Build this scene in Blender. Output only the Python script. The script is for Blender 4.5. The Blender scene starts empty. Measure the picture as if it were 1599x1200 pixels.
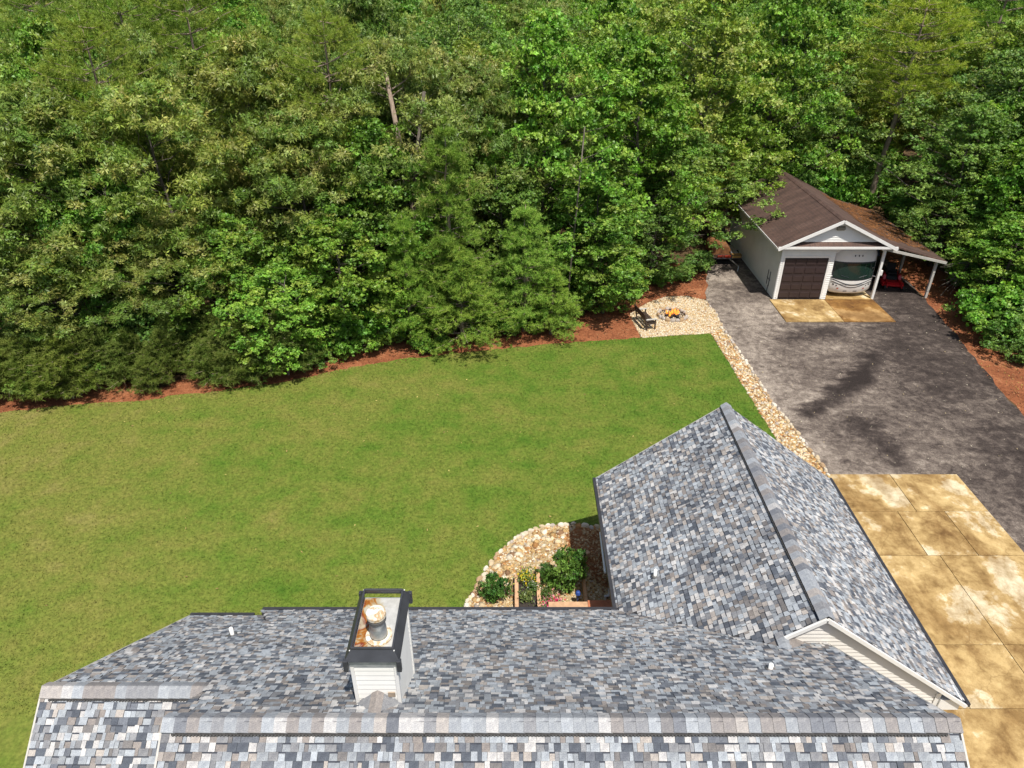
import bpy, math, random
import numpy as np
from mathutils import Vector, Matrix

# ------------------------------------------------------------------ camera, sky, sun, exposure
SC = bpy.context.scene
COL = SC.collection
H = 17.2; PITCH = math.radians(31.0); FPX = 1109.0
cam_d = bpy.data.cameras.new('camera'); cam = bpy.data.objects.new('camera', cam_d); COL.objects.link(cam)
cam.location = (0, 0, H); cam.rotation_euler = (math.radians(90) - PITCH, 0, 0)
cam_d.sensor_width = 36.0; cam_d.lens = 36.0 * FPX / 1599.0
cam_d.clip_start = 0.1; cam_d.clip_end = 3000
SC.camera = cam
SUN_TO = Vector((0.19, -0.43, 1.0)).normalized()           # direction towards the sun
elev = math.asin(SUN_TO.z); azim = math.atan2(SUN_TO.x, SUN_TO.y)
w = bpy.data.worlds.new('World'); SC.world = w; w.use_nodes = True
nt = w.node_tree; bg = nt.nodes['Background']
sky = nt.nodes.new('ShaderNodeTexSky'); sky.sky_type = 'NISHITA'; sky.sun_disc = False
sky.sun_elevation = elev; sky.sun_rotation = azim; sky.air_density = 1.0; sky.dust_density = 2.0
nt.links.new(sky.outputs[0], bg.inputs[0]); bg.inputs[1].default_value = 0.10
sl = bpy.data.lights.new('sun', 'SUN'); sl.energy = 5.0; sl.angle = math.radians(0.6); sl.color = (1.0, 0.955, 0.88)
so = bpy.data.objects.new('sun', sl); COL.objects.link(so); so.location = (10, -20, 60)
so.rotation_euler = SUN_TO.to_track_quat('Z', 'Y').to_euler()
SC.view_settings.view_transform = 'Standard'; SC.view_settings.look = 'None'
SC.view_settings.exposure = 0.25; SC.view_settings.gamma = 1.0
SC.render.engine = 'CYCLES'
SC.cycles.use_denoising = True
SC.cycles.max_bounces = 8; SC.cycles.diffuse_bounces = 3; SC.cycles.transmission_bounces = 4
SC.cycles.use_adaptive_sampling = True

RNG = np.random.default_rng(7)
random.seed(7)

# ------------------------------------------------------------------ helpers
def G(u, v, z=0.0):
    """photo pixel -> point on the horizontal plane at height z"""
    a = (u - 800) / FPX; b = (v - 600) / FPX
    t = (z - H) / (-math.sin(PITCH) - b * math.cos(PITCH))
    return (a * t, (math.cos(PITCH) - b * math.sin(PITCH)) * t)

def AT(u, v, Y):
    """photo pixel -> X and height at ground distance Y"""
    a = (u - 800) / FPX; b = (v - 600) / FPX
    t = Y / (math.cos(PITCH) - b * math.sin(PITCH))
    return (a * t, H + t * (-math.sin(PITCH) - b * math.cos(PITCH)))

def srgb(r, g, b):
    f = lambda c: (c / 255 / 12.92) if c <= 10 else ((c / 255 + 0.055) / 1.055) ** 2.4
    return (f(r), f(g), f(b))

def tag(o, label=None, cat=None, group=None, kind=None):
    if label: o['label'] = label
    if cat: o['category'] = cat
    if group: o['group'] = group
    if kind: o['kind'] = kind
    return o

def empty(name, loc, rz=0.0):
    o = bpy.data.objects.new(name, None); COL.objects.link(o)
    o.location = loc; o.rotation_euler = (0, 0, rz); o.empty_display_size = 0.3
    return o

def link(name, me, mat=None, parent=None, kind=None):
    o = bpy.data.objects.new(name, me); COL.objects.link(o)
    if mat is not None and not me.materials: me.materials.append(mat)
    if parent is not None: o.parent = parent
    if kind: o['kind'] = kind
    return o

class MB:
    def __init__(s, org=(0, 0, 0)):
        s.v = []; s.f = []; s.c = []; s.o = Vector(org)
    def add(s, vs, fs, col=None):
        n = len(s.v)
        s.v += [tuple(Vector(p) - s.o) for p in vs]
        for f in fs:
            s.f.append(tuple(i + n for i in f)); s.c.append(col or (1, 1, 1))
        return s
    def box(s, x0, x1, y0, y1, z0, z1, col=None):
        vs = [(x0, y0, z0), (x1, y0, z0), (x1, y1, z0), (x0, y1, z0), (x0, y0, z1), (x1, y0, z1), (x1, y1, z1), (x0, y1, z1)]
        return s.add(vs, [(3, 2, 1, 0), (4, 5, 6, 7), (0, 1, 5, 4), (1, 2, 6, 5), (2, 3, 7, 6), (3, 0, 4, 7)], col)
    def obox(s, c, ax, ay, az, col=None):
        """box from centre and three half-axis vectors"""
        c, ax, ay, az = Vector(c), Vector(ax), Vector(ay), Vector(az)
        vs = [c + i * ax + j * ay + k * az for k in (-1, 1) for j in (-1, 1) for i in (-1, 1)]
        return s.add(vs, [(0, 2, 3, 1), (4, 5, 7, 6), (0, 1, 5, 4), (1, 3, 7, 5), (3, 2, 6, 7), (2, 0, 4, 6)], col)
    def bar(s, p, q, wx, wz=None, up=(0, 0, 1), col=None):
        p, q = Vector(p), Vector(q); d = q - p; wz = wz or wx
        u = Vector(up)
        if abs(d.normalized().dot(u)) > 0.98: u = Vector((0, 1, 0))
        sx = d.cross(u).normalized(); sz = sx.cross(d).normalized()
        return s.obox((p + q) / 2, sx * wx / 2, d / 2, sz * wz / 2, col)
    def prism(s, prof, a0, a1, axis='x', col=None):
        """profile of (h, z) pairs extruded along x (h=y) or y (h=x)"""
        n = len(prof)
        P = (lambda a, h, z: (a, h, z)) if axis == 'x' else (lambda a, h, z: (h, a, z))
        vs = [P(a0, h, z) for h, z in prof] + [P(a1, h, z) for h, z in prof]
        fs = [tuple(range(n)), tuple(range(2 * n - 1, n - 1, -1))]
        fs += [(i, i + n, (i + 1) % n + n, (i + 1) % n) for i in range(n)]
        return s.add(vs, fs, col)
    def tube(s, pts, rad, n=8, col=None, cap=True):
        pts = [Vector(p) for p in pts]; rings = []
        base = len(s.v); vs = []; fs = []
        for i, p in enumerate(pts):
            d = (pts[min(i + 1, len(pts) - 1)] - pts[max(i - 1, 0)]).normalized()
            u = Vector((1, 0, 0)) if abs(d.x) < 0.8 else Vector((0, 1, 0))
            a = d.cross(u).normalized(); b = d.cross(a).normalized()
            r = rad[i] if hasattr(rad, '__len__') else rad
            for k in range(n):
                t = 2 * math.pi * k / n
                vs.append(p + a * r * math.cos(t) + b * r * math.sin(t))
        for i in range(len(pts) - 1):
            for k in range(n):
                fs.append((i * n + k, i * n + (k + 1) % n, (i + 1) * n + (k + 1) % n, (i + 1) * n + k))
        if cap:
            fs.append(tuple(range(n))); fs.append(tuple((len(pts) - 1) * n + k for k in reversed(range(n))))
        return s.add(vs, fs, col)
    def lathe(s, prof, c, n=20, col=None):
        """(radius, z) profile about vertical axis at c"""
        vs = []; fs = []
        for r, z in prof:
            for k in range(n):
                t = 2 * math.pi * k / n
                vs.append((c[0] + r * math.cos(t), c[1] + r * math.sin(t), c[2] + z))
        for i in range(len(prof) - 1):
            for k in range(n):
                fs.append((i * n + k, i * n + (k + 1) % n, (i + 1) * n + (k + 1) % n, (i + 1) * n + k))
        return s.add(vs, fs, col)
    def poly(s, pts, z=0.0, thick=0.0, col=None):
        n = len(pts)
        if thick <= 0:
            return s.add([(x, y, z) for x, y in pts], [tuple(range(n))], col)
        vs = [(x, y, z) for x, y in pts] + [(x, y, z - thick) for x, y in pts]
        return s.add(vs, [tuple(range(n))] + [(i, i + n, (i + 1) % n + n, (i + 1) % n) for i in range(n)], col)
    def mesh(s, name, smooth=False):
        me = bpy.data.meshes.new(name); me.from_pydata(s.v, [], s.f)
        at = me.attributes.new('Col', 'FLOAT_COLOR', 'FACE')
        at.data.foreach_set('color', np.array([(c[0], c[1], c[2], 1.0) for c in s.c], dtype=np.float32).ravel())
        import bmesh
        bm = bmesh.new(); bm.from_mesh(me); bmesh.ops.recalc_face_normals(bm, faces=bm.faces); bm.to_mesh(me); bm.free()
        if smooth:
            me.polygons.foreach_set('use_smooth', [True] * len(me.polygons))
        return me
    def build(s, name, mat, parent=None, kind=None, smooth=False, bevel=0.0):
        o = link(name, s.mesh(name, smooth), mat, parent, kind)
        if bevel > 0:
            m = o.modifiers.new('bevel', 'BEVEL'); m.width = bevel; m.segments = 2; m.limit_method = 'ANGLE'
        return o

def npmesh(name, V, k, C=None, smooth=False):
    """V: (n*k,3) vertices, faces are consecutive runs of k vertices; C: (n,3) colours"""
    n = len(V) // k
    me = bpy.data.meshes.new(name)
    me.vertices.add(n * k); me.vertices.foreach_set('co', np.ascontiguousarray(V, dtype=np.float32).ravel())
    me.loops.add(n * k); me.loops.foreach_set('vertex_index', np.arange(n * k, dtype=np.int32))
    me.polygons.add(n); me.polygons.foreach_set('loop_start', np.arange(0, n * k, k, dtype=np.int32))
    if C is not None:
        at = me.attributes.new('Col', 'FLOAT_COLOR', 'FACE')
        at.data.foreach_set('color', np.hstack([C, np.ones((n, 1))]).astype(np.float32).ravel())
    me.update(calc_edges=True)
    return me

def idxmesh(name, V, F, C=None, smooth=False):
    """V (n,3), F (m,k) index array"""
    m, k = F.shape
    me = bpy.data.meshes.new(name)
    me.vertices.add(len(V)); me.vertices.foreach_set('co', np.ascontiguousarray(V, dtype=np.float32).ravel())
    me.loops.add(m * k); me.loops.foreach_set('vertex_index', F.astype(np.int32).ravel())
    me.polygons.add(m); me.polygons.foreach_set('loop_start', np.arange(0, m * k, k, dtype=np.int32))
    if C is not None:
        at = me.attributes.new('Col', 'FLOAT_COLOR', 'FACE')
        at.data.foreach_set('color', np.hstack([C, np.ones((m, 1))]).astype(np.float32).ravel())
    me.update(calc_edges=True)
    if smooth: me.polygons.foreach_set('use_smooth', [True] * m)
    return me

def inpoly(P, poly):
    P = np.asarray(P); x, y = P[:, 0], P[:, 1]; r = np.zeros(len(P), bool); n = len(poly)
    j = n - 1
    for i in range(n):
        xi, yi = poly[i]; xj, yj = poly[j]
        c = ((yi > y) != (yj > y)) & (x < (xj - xi) * (y - yi) / ((yj - yi) if yj != yi else 1e-9) + xi)
        r ^= c; j = i
    return r

# ------------------------------------------------------------------ materials
def newmat(name):
    m = bpy.data.materials.new(name); m.use_nodes = True
    t = m.node_tree; b = t.nodes['Principled BSDF']
    return m, t, b
def N(t, kind, **kw):
    n = t.nodes.new(kind)
    for k, v in kw.items():
        if k in n.inputs: n.inputs[k].default_value = v
        else: setattr(n, k, v)
    return n
def ramp(t, src, stops, interp='LINEAR'):
    r = t.nodes.new('ShaderNodeValToRGB'); t.links.new(src, r.inputs[0]); r.color_ramp.interpolation = interp
    e = r.color_ramp.elements
    while len(e) < len(stops): e.new(0.5)
    for i, (p, c) in enumerate(stops):
        e[i].position = p; e[i].color = (*c, 1) if len(c) == 3 else c
    return r.outputs[0]
def coords(t, kind='Object', scale=(1, 1, 1), rot=(0, 0, 0)):
    c = t.nodes.new('ShaderNodeTexCoord'); m = t.nodes.new('ShaderNodeMapping')
    t.links.new(c.outputs[kind], m.inputs[0]); m.inputs['Scale'].default_value = scale; m.inputs['Rotation'].default_value = rot
    return m.outputs[0]
def noise(t, vec, scale, detail=4, rough=0.55, dist=0.0):
    n = N(t, 'ShaderNodeTexNoise', Scale=scale, Detail=detail, Roughness=rough, Distortion=dist)
    t.links.new(vec, n.inputs['Vector']); return n.outputs[0]
def mix(t, a, b, fac, mode='MIX'):
    m = t.nodes.new('ShaderNodeMix'); m.data_type = 'RGBA'; m.blend_type = mode
    for s, i in ((fac, 0), (a, 6), (b, 7)):
        if hasattr(s, 'default_value') or hasattr(s, 'is_linked'): t.links.new(s, m.inputs[i])
        elif i == 0: m.inputs[0].default_value = s
        else: m.inputs[i].default_value = (*s, 1)
    return m.outputs[2]
def math_(t, op, a, b=None, clamp=False):
    m = t.nodes.new('ShaderNodeMath'); m.operation = op; m.use_clamp = clamp
    for i, s in enumerate((a, b)):
        if s is None: continue
        if hasattr(s, 'is_linked'): t.links.new(s, m.inputs[i])
        else: m.inputs[i].default_value = s
    return m.outputs[0]
def bump(t, b, h, strength=0.3, dist=0.02):
    n = N(t, 'ShaderNodeBump', Strength=strength, Distance=dist); t.links.new(h, n.inputs['Height']); t.links.new(n.outputs[0], b.inputs['Normal'])
M = {}
def simple(name, col, rough=0.6, metal=0.0, var=0.12, scale=6.0, bmp=0.0, spec=0.5):
    m, t, b = newmat(name)
    v = coords(t); n = noise(t, v, scale, 5)
    d = tuple(c * (1 - var) for c in col); l = tuple(min(1, c * (1 + var)) for c in col)
    t.links.new(ramp(t, n, [(0.3, d), (0.7, l)]), b.inputs['Base Color'])
    b.inputs['Roughness'].default_value = rough; b.inputs['Metallic'].default_value = metal
    b.inputs['Specular IOR Level'].default_value = spec
    if bmp: bump(t, b, noise(t, v, scale * 6, 3), bmp, 0.01)
    M[name] = m; return m

simple('white_siding', (0.78, 0.77, 0.73), 0.45, var=0.05, scale=1.5)
simple('cream_siding', (0.68, 0.65, 0.60), 0.45, var=0.05, scale=1.5)
simple('white_trim', (0.74, 0.73, 0.70), 0.4, var=0.05, scale=3)
simple('black_metal', (0.035, 0.037, 0.043), 0.45, var=0.25, scale=4)
simple('dark_trim', (0.03, 0.03, 0.034), 0.5, var=0.2)
simple('vent_plastic', (0.045, 0.043, 0.042), 0.7, var=0.3, scale=20)
simple('white_pipe', (0.75, 0.75, 0.73), 0.4, var=0.08)
simple('lead', (0.09, 0.09, 0.09), 0.6, var=0.3)
simple('timber', srgb(186, 148, 114), 0.7, var=0.18, scale=9, bmp=0.2)
simple('deck_wood', srgb(172, 104, 70), 0.7, var=0.18, scale=9, bmp=0.2)
simple('soil', (0.035, 0.027, 0.022), 0.95, var=0.5, scale=18, bmp=0.6)
simple('dark_wood', (0.05, 0.032, 0.024), 0.6, var=0.35, scale=8)
simple('char', (0.02, 0.018, 0.017), 0.9, var=0.5, scale=14)
simple('brown_door', (0.034, 0.021, 0.021), 0.45, var=0.1, scale=3)
simple('grey_post', (0.46, 0.44, 0.40), 0.6, var=0.12)
simple('rv_white', (0.72, 0.71, 0.68), 0.22, var=0.03, scale=2)
simple('rv_dark', (0.03, 0.033, 0.04), 0.3, var=0.1)
simple('red_paint', (0.55, 0.018, 0.022), 0.3, var=0.12)
simple('rubber', (0.02, 0.02, 0.02), 0.85, var=0.2)
simple('blue_tarp', (0.022, 0.06, 0.24), 0.55, var=0.25, scale=5, bmp=0.3)
simple('beige_tarp', (0.26, 0.23, 0.17), 0.7, var=0.2, scale=5, bmp=0.3)
simple('rust_brown', (0.16, 0.066, 0.02), 0.8, var=0.5, scale=5, bmp=0.4)
simple('ochre', (0.38, 0.21, 0.05), 0.7, var=0.3, scale=6)
simple('grey_metal', (0.36, 0.36, 0.35), 0.4, 0.6, var=0.2)
simple('lamp_red', (0.45, 0.05, 0.02), 0.3)
simple('terracotta', (0.34, 0.27, 0.2), 0.8, var=0.2)
simple('shade', (0.05, 0.05, 0.05), 0.8)

def glass_mat():
    m, t, b = newmat('windscreen'); b.inputs['Base Color'].default_value = (0.012, 0.028, 0.022, 1)
    b.inputs['Roughness'].default_value = 0.06; b.inputs['Specular IOR Level'].default_value = 0.7; M['windscreen'] = m
glass_mat()

def shingle_mat():
    m, t, b = newmat('shingle_granules')
    a = N(t, 'ShaderNodeAttribute', attribute_name='Col')
    v = coords(t)
    g = noise(t, v, 90, 2, 0.7)
    p = noise(t, v, 0.9, 4, 0.6)
    q = noise(t, v, 14, 3, 0.6)
    c = mix(t, a.outputs['Color'], ramp(t, g, [(0.3, (0.62, 0.62, 0.64)), (0.7, (1.25, 1.25, 1.24))]), 1.0, 'MULTIPLY')
    c = mix(t, c, ramp(t, q, [(0.3, (0.82, 0.83, 0.86)), (0.7, (1.12, 1.12, 1.1))]), 1.0, 'MULTIPLY')
    c = mix(t, c, ramp(t, p, [(0.32, (0.80, 0.79, 0.79)), (0.6, (1.05, 1.05, 1.05))]), 1.0, 'MULTIPLY')
    t.links.new(c, b.inputs['Base Color']); b.inputs['Roughness'].default_value = 0.85
    b.inputs['Specular IOR Level'].default_value = 0.35
    bump(t, b, g, 0.35, 0.004); M['shingle'] = m
shingle_mat()

def attr_mat(name, rough=0.85, nscale=25, lo=0.75, hi=1.2):
    m, t, b = newmat(name)
    a = N(t, 'ShaderNodeAttribute', attribute_name='Col'); v = coords(t)
    n = noise(t, v, nscale, 3, 0.6)
    t.links.new(mix(t, a.outputs['Color'], ramp(t, n, [(0.3, (lo,) * 3), (0.7, (hi,) * 3)]), 1.0, 'MULTIPLY'), b.inputs['Base Color'])
    b.inputs['Roughness'].default_value = rough; b.inputs['Specular IOR Level'].default_value = 0.3
    bump(t, b, n, 0.3, 0.01); M[name] = m
attr_mat('stone'); attr_mat('petal', 0.6, 40)

def leaf_mat(name, trans=0.35, rough=0.45, spec=0.35):
    m, t, b = newmat(name)
    a = N(t, 'ShaderNodeAttribute', attribute_name='Col')
    oi = t.nodes.new('ShaderNodeObjectInfo')
    c = mix(t, a.outputs['Color'], oi.outputs['Color'], 1.0, 'MULTIPLY')
    t.links.new(c, b.inputs['Base Color']); b.inputs['Roughness'].default_value = rough
    b.inputs['Specular IOR Level'].default_value = spec
    tr = t.nodes.new('ShaderNodeBsdfTranslucent')
    c2 = mix(t, c, (1.25, 1.35, 0.55), 1.0, 'MULTIPLY'); t.links.new(c2, tr.inputs['Color'])
    ms = t.nodes.new('ShaderNodeMixShader'); ms.inputs[0].default_value = trans
    t.links.new(b.outputs[0], ms.inputs[1]); t.links.new(tr.outputs[0], ms.inputs[2])
    t.links.new(ms.outputs[0], t.nodes['Material Output'].inputs['Surface']); M[name] = m
leaf_mat('leaf', 0.30); leaf_mat('needle', 0.28, 0.6, 0.15)

def bark_mat(name, c0, c1):
    m, t, b = newmat(name); v = coords(t, scale=(1, 1, 0.25)); n = noise(t, v, 9, 5, 0.65)
    t.links.new(ramp(t, n, [(0.3, c0), (0.7, c1)]), b.inputs['Base Color']); b.inputs['Roughness'].default_value = 0.9
    bump(t, b, n, 0.7, 0.04); M[name] = m
bark_mat('bark_grey', (0.055, 0.045, 0.035), (0.17, 0.145, 0.115))
bark_mat('bark_pine', (0.14, 0.095, 0.07), (0.42, 0.33, 0.25))

def lawn_mat():
    m, t, b = newmat('lawn_grass'); v = coords(t)
    big = noise(t, v, 0.16, 4, 0.6, 0.4); mid = noise(t, v, 0.9, 5, 0.65); fine = noise(t, v, 7, 5, 0.75)
    streak = noise(t, coords(t, scale=(0.35, 1.6, 1), rot=(0, 0, 0.12)), 0.55, 4, 0.6)
    sx = t.nodes.new('ShaderNodeSeparateXYZ'); t.links.new(v, sx.inputs[0])
    # thinner, yellower turf on the left half of the yard; lusher along the house and the rock strip
    lr = math_(t, 'MULTIPLY_ADD', sx.outputs[0], 0.012); lr.node.inputs[2].default_value = 0.26
    k = math_(t, 'ADD', math_(t, 'MULTIPLY', math_(t, 'SUBTRACT', big, 0.10), 1.05), lr)
    k = math_(t, 'ADD', math_(t, 'MULTIPLY', math_(t, 'SUBTRACT', streak, 0.5), 0.4), k)
    k = math_(t, 'ADD', math_(t, 'MULTIPLY', math_(t, 'SUBTRACT', mid, 0.5), 1.15), k)
    c = ramp(t, k, [(0.14, (0.200, 0.182, 0.056)), (0.38, (0.158, 0.168, 0.036)), (0.60, (0.125, 0.160, 0.027)), (0.80, (0.092, 0.150, 0.019)), (1.0, (0.058, 0.125, 0.012))])
    c = mix(t, c, ramp(t, fine, [(0.3, (0.58, 0.62, 0.55)), (0.7, (1.38, 1.33, 1.3))]), 1.0, 'MULTIPLY')
    t.links.new(c, b.inputs['Base Color']); b.inputs['Roughness'].default_value = 0.8; b.inputs['Specular IOR Level'].default_value = 0.15
    bump(t, b, fine, 0.5, 0.03); M['lawn'] = m
lawn_mat()

def straw_mat(name, stops, s=6):
    m, t, b = newmat(name); v = coords(t)
    n1 = noise(t, v, 0.7, 4, 0.6); n2 = noise(t, v, s, 6, 0.75, 1.2); n3 = noise(t, coords(t, scale=(1, 3, 1), rot=(0, 0, 0.7)), 22, 3, 0.7)
    k = math_(t, 'ADD', math_(t, 'MULTIPLY', n1, 0.4), math_(t, 'ADD', math_(t, 'MULTIPLY', n2, 0.45), math_(t, 'MULTIPLY', n3, 0.25)))
    t.links.new(ramp(t, k, stops), b.inputs['Base Color']); b.inputs['Roughness'].default_value = 0.95
    b.inputs['Specular IOR Level'].default_value = 0.1
    bump(t, b, k, 0.9, 0.06); M[name] = m
straw_mat('pine_straw', [(0.40, (0.060, 0.022, 0.012)), (0.51, (0.19, 0.066, 0.030)), (0.60, (0.29, 0.11, 0.05)), (0.72, (0.44, 0.22, 0.11))])
straw_mat('forest_floor', [(0.36, (0.030, 0.022, 0.014)), (0.52, (0.085, 0.055, 0.030)), (0.68, (0.16, 0.10, 0.05))], 4)
straw_mat('mulch', [(0.36, (0.07, 0.025, 0.012)), (0.52, (0.20, 0.075, 0.028)), (0.68, (0.34, 0.16, 0.07))], 12)
straw_mat('gravel_base', [(0.36, (0.16, 0.10, 0.04)), (0.52, (0.36, 0.26, 0.13)), (0.68, (0.58, 0.47, 0.30))], 14)

def drive_mat():
    m, t, b = newmat('gravel_drive'); v = coords(t)
    n1 = noise(t, v, 0.22, 5, 0.62, 0.6)
    n2 = noise(t, coords(t, scale=(0.5, 1.4, 1), rot=(0, 0, 0.35)), 0.75, 8, 0.74, 0.8)
    n3 = noise(t, v, 2.6, 6, 0.72, 0.4)
    g = noise(t, v, 22, 4, 0.85); g2 = noise(t, v, 9, 3, 0.7)
    sx = t.nodes.new('ShaderNodeSeparateXYZ'); t.links.new(v, sx.inputs[0])
    # worn pale on the left where cars turn, dark fresh millings towards the right edge
    lr = math_(t, 'MULTIPLY', math_(t, 'SUBTRACT', sx.outputs[0], 15.0), -0.024)
    k = math_(t, 'ADD', math_(t, 'ADD', math_(t, 'MULTIPLY', n1, 0.62), math_(t, 'MULTIPLY', n2, 0.42)), lr)
    k = math_(t, 'ADD', k, math_(t, 'MULTIPLY', math_(t, 'SUBTRACT', n3, 0.5), 0.75))
    # dark tyre scuffs: soft bands along segments
    def band(x0, y0, x1, y1, wd, k_in, amt):
        L = math.hypot(x1 - x0, y1 - y0); dx, dy = (x1 - x0) / L, (y1 - y0) / L
        wob = math_(t, 'MULTIPLY', math_(t, 'SUBTRACT', n2, 0.5), 1.6)
        px = math_(t, 'SUBTRACT', sx.outputs[0], x0); py = math_(t, 'SUBTRACT', sx.outputs[1], y0)
        al = math_(t, 'ADD', math_(t, 'MULTIPLY', px, dx), math_(t, 'MULTIPLY', py, dy))
        ac = math_(t, 'ADD', math_(t, 'ADD', math_(t, 'MULTIPLY', px, -dy), math_(t, 'MULTIPLY', py, dx)), wob)
        over = math_(t, 'MAXIMUM', math_(t, 'MAXIMUM', math_(t, 'MULTIPLY', al, -1), math_(t, 'SUBTRACT', al, L)), 0.0)
        d = math_(t, 'SQRT', math_(t, 'ADD', math_(t, 'POWER', ac, 2.0), math_(t, 'POWER', over, 2.0)))
        fal = math_(t, 'SUBTRACT', 1.0, math_(t, 'DIVIDE', d, wd), True)
        return math_(t, 'SUBTRACT', k_in, math_(t, 'MULTIPLY', fal, amt))
    a = G(1265, 645); c_ = G(1345, 590); d_ = G(1365, 555)
    k = band(*a, *c_, 0.75, k, 0.34); k = band(*c_, *d_, 0.7, k, 0.26)
    k = band(*G(1230, 530), *G(1300, 520), 1.1, k, 0.22)
    k = band(*G(1345, 660), *G(1400, 720), 1.0, k, 0.20)
    c = ramp(t, k, [(0.20, (0.024, 0.018, 0.016)), (0.38, (0.056, 0.044, 0.039)), (0.53, (0.140, 0.115, 0.098)), (0.74, (0.33, 0.285, 0.24))])
    c = mix(t, c, ramp(t, g, [(0.32, (0.45, 0.44, 0.44)), (0.66, (1.5, 1.47, 1.42))]), 1.0, 'MULTIPLY')
    c = mix(t, c, ramp(t, g2, [(0.3, (0.8, 0.8, 0.8)), (0.7, (1.18, 1.18, 1.18))]), 1.0, 'MULTIPLY')
    t.links.new(c, b.inputs['Base Color']); b.inputs['Roughness'].default_value = 0.92; b.inputs['Specular IOR Level'].default_value = 0.25
    bump(t, b, g, 0.8, 0.03); M['drive'] = m
drive_mat()

def concrete_mat(name, brown):
    m, t, b = newmat(name); v = coords(t, 'Object')
    oi = t.nodes.new('ShaderNodeObjectInfo')
    ad = t.nodes.new('ShaderNodeVectorMath'); ad.operation = 'ADD'
    cb = t.nodes.new('ShaderNodeCombineXYZ'); t.links.new(math_(t, 'MULTIPLY', oi.outputs['Random'], 30.0), cb.inputs[2])
    t.links.new(v, ad.inputs[0]); t.links.new(cb.outputs[0], ad.inputs[1]); vv = ad.outputs[0]
    n1 = noise(t, vv, 0.42, 6, 0.58, 0.25); n2 = noise(t, vv, 2.2, 6, 0.7, 0.2); g = noise(t, vv, 30, 3, 0.7)
    k = math_(t, 'ADD', math_(t, 'MULTIPLY', n1, 0.8), math_(t, 'MULTIPLY', n2, 0.2))
    c = ramp(t, k, [(0.38, tuple(x * brown for x in (0.26, 0.16, 0.058))), (0.46, tuple(x * brown for x in (0.41, 0.285, 0.12))),
                    (0.535, tuple(x * brown for x in (0.47, 0.335, 0.15))), (0.56, tuple(x * (.12 + .86 * brown) for x in (0.58, 0.48, 0.31))), (0.70, tuple(x * (.12 + .86 * brown) for x in (0.64, 0.57, 0.43)))])
    c = mix(t, c, ramp(t, n2, [(0.32, (0.66, 0.61, 0.52)), (0.6, (1.06, 1.06, 1.06))]), 1.0, 'MULTIPLY')
    c = mix(t, c, ramp(t, g, [(0.3, (0.88,) * 3), (0.7, (1.08,) * 3)]), 1.0, 'MULTIPLY')
    st = noise(t, coords(t, 'Object', scale=(1.0, .55, 1), rot=(0, 0, .3)), 0.75, 7, 0.66, 0.35)
    c = mix(t, c, ramp(t, st, [(0.40, (0.60, 0.52, 0.42)), (0.50, (0.86, 0.82, 0.76)), (0.58, (1.06, 1.06, 1.06))]), 1.0, 'MULTIPLY')
    # hairline cracks
    dv = t.nodes.new('ShaderNodeVectorMath'); dv.operation = 'ADD'; t.links.new(vv, dv.inputs[0])
    nn = N(t, 'ShaderNodeTexNoise', Scale=1.5, Detail=4); t.links.new(vv, nn.inputs['Vector'])
    sc = t.nodes.new('ShaderNodeVectorMath'); sc.operation = 'SCALE'; sc.inputs[3].default_value = 0.9
    t.links.new(nn.outputs['Color'], sc.inputs[0]); t.links.new(sc.outputs[0], dv.inputs[1])
    vo = N(t, 'ShaderNodeTexVoronoi', feature='DISTANCE_TO_EDGE', Scale=0.30); t.links.new(dv.outputs[0], vo.inputs['Vector'])
    cr = ramp(t, vo.outputs['Distance'], [(0.0, (0.42, 0.36, 0.26)), (0.006, (1, 1, 1))])
    c = mix(t, c, cr, 0.45, 'MULTIPLY')
    t.links.new(c, b.inputs['Base Color']); b.inputs['Roughness'].default_value = 0.75; b.inputs['Specular IOR Level'].default_value = 0.35
    bump(t, b, g, 0.15, 0.01); M[name] = m
    if brown < .9: t.links.new(mix(t, c, (1.25, .92, .55), 1.0, 'MULTIPLY'), b.inputs['Base Color'])
concrete_mat('concrete', 1.0); concrete_mat('concrete_stained', 0.45)

def brown_roof_mat():
    m, t, b = newmat('brown_shingles'); v = coords(t)
    n = noise(t, coords(t, scale=(.35, 1.5, 1)), 1.1, 6, 0.7); g = noise(t, v, 20, 3, 0.7)
    br = N(t, 'ShaderNodeTexBrick', Scale=1.0); br.inputs['Mortar Size'].default_value = 0.012; br.offset = 0.5
    br.inputs['Brick Width'].default_value = 0.3; br.inputs['Row Height'].default_value = 0.15
    br.inputs['Color1'].default_value = (0.9, 0.9, 0.9, 1); br.inputs['Color2'].default_value = (1.25, 1.2, 1.15, 1); br.inputs['Mortar'].default_value = (1.5, 1.4, 1.35, 1)
    vm = coords(t, rot=(0, 0, math.pi / 2)); t.links.new(vm, br.inputs['Vector'])
    c = ramp(t, n, [(0.3, (0.040, 0.022, 0.016)), (0.55, (0.070, 0.040, 0.030)), (0.75, (0.115, 0.072, 0.056))])
    c = mix(t, c, br.outputs['Color'], 0.8, 'MULTIPLY')
    c = mix(t, c, ramp(t, g, [(0.3, (0.75,) * 3), (0.7, (1.2,) * 3)]), 1.0, 'MULTIPLY')
    t.links.new(c, b.inputs['Base Color']); b.inputs['Roughness'].default_value = 0.85; M['brown_roof'] = m
brown_roof_mat()

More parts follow.
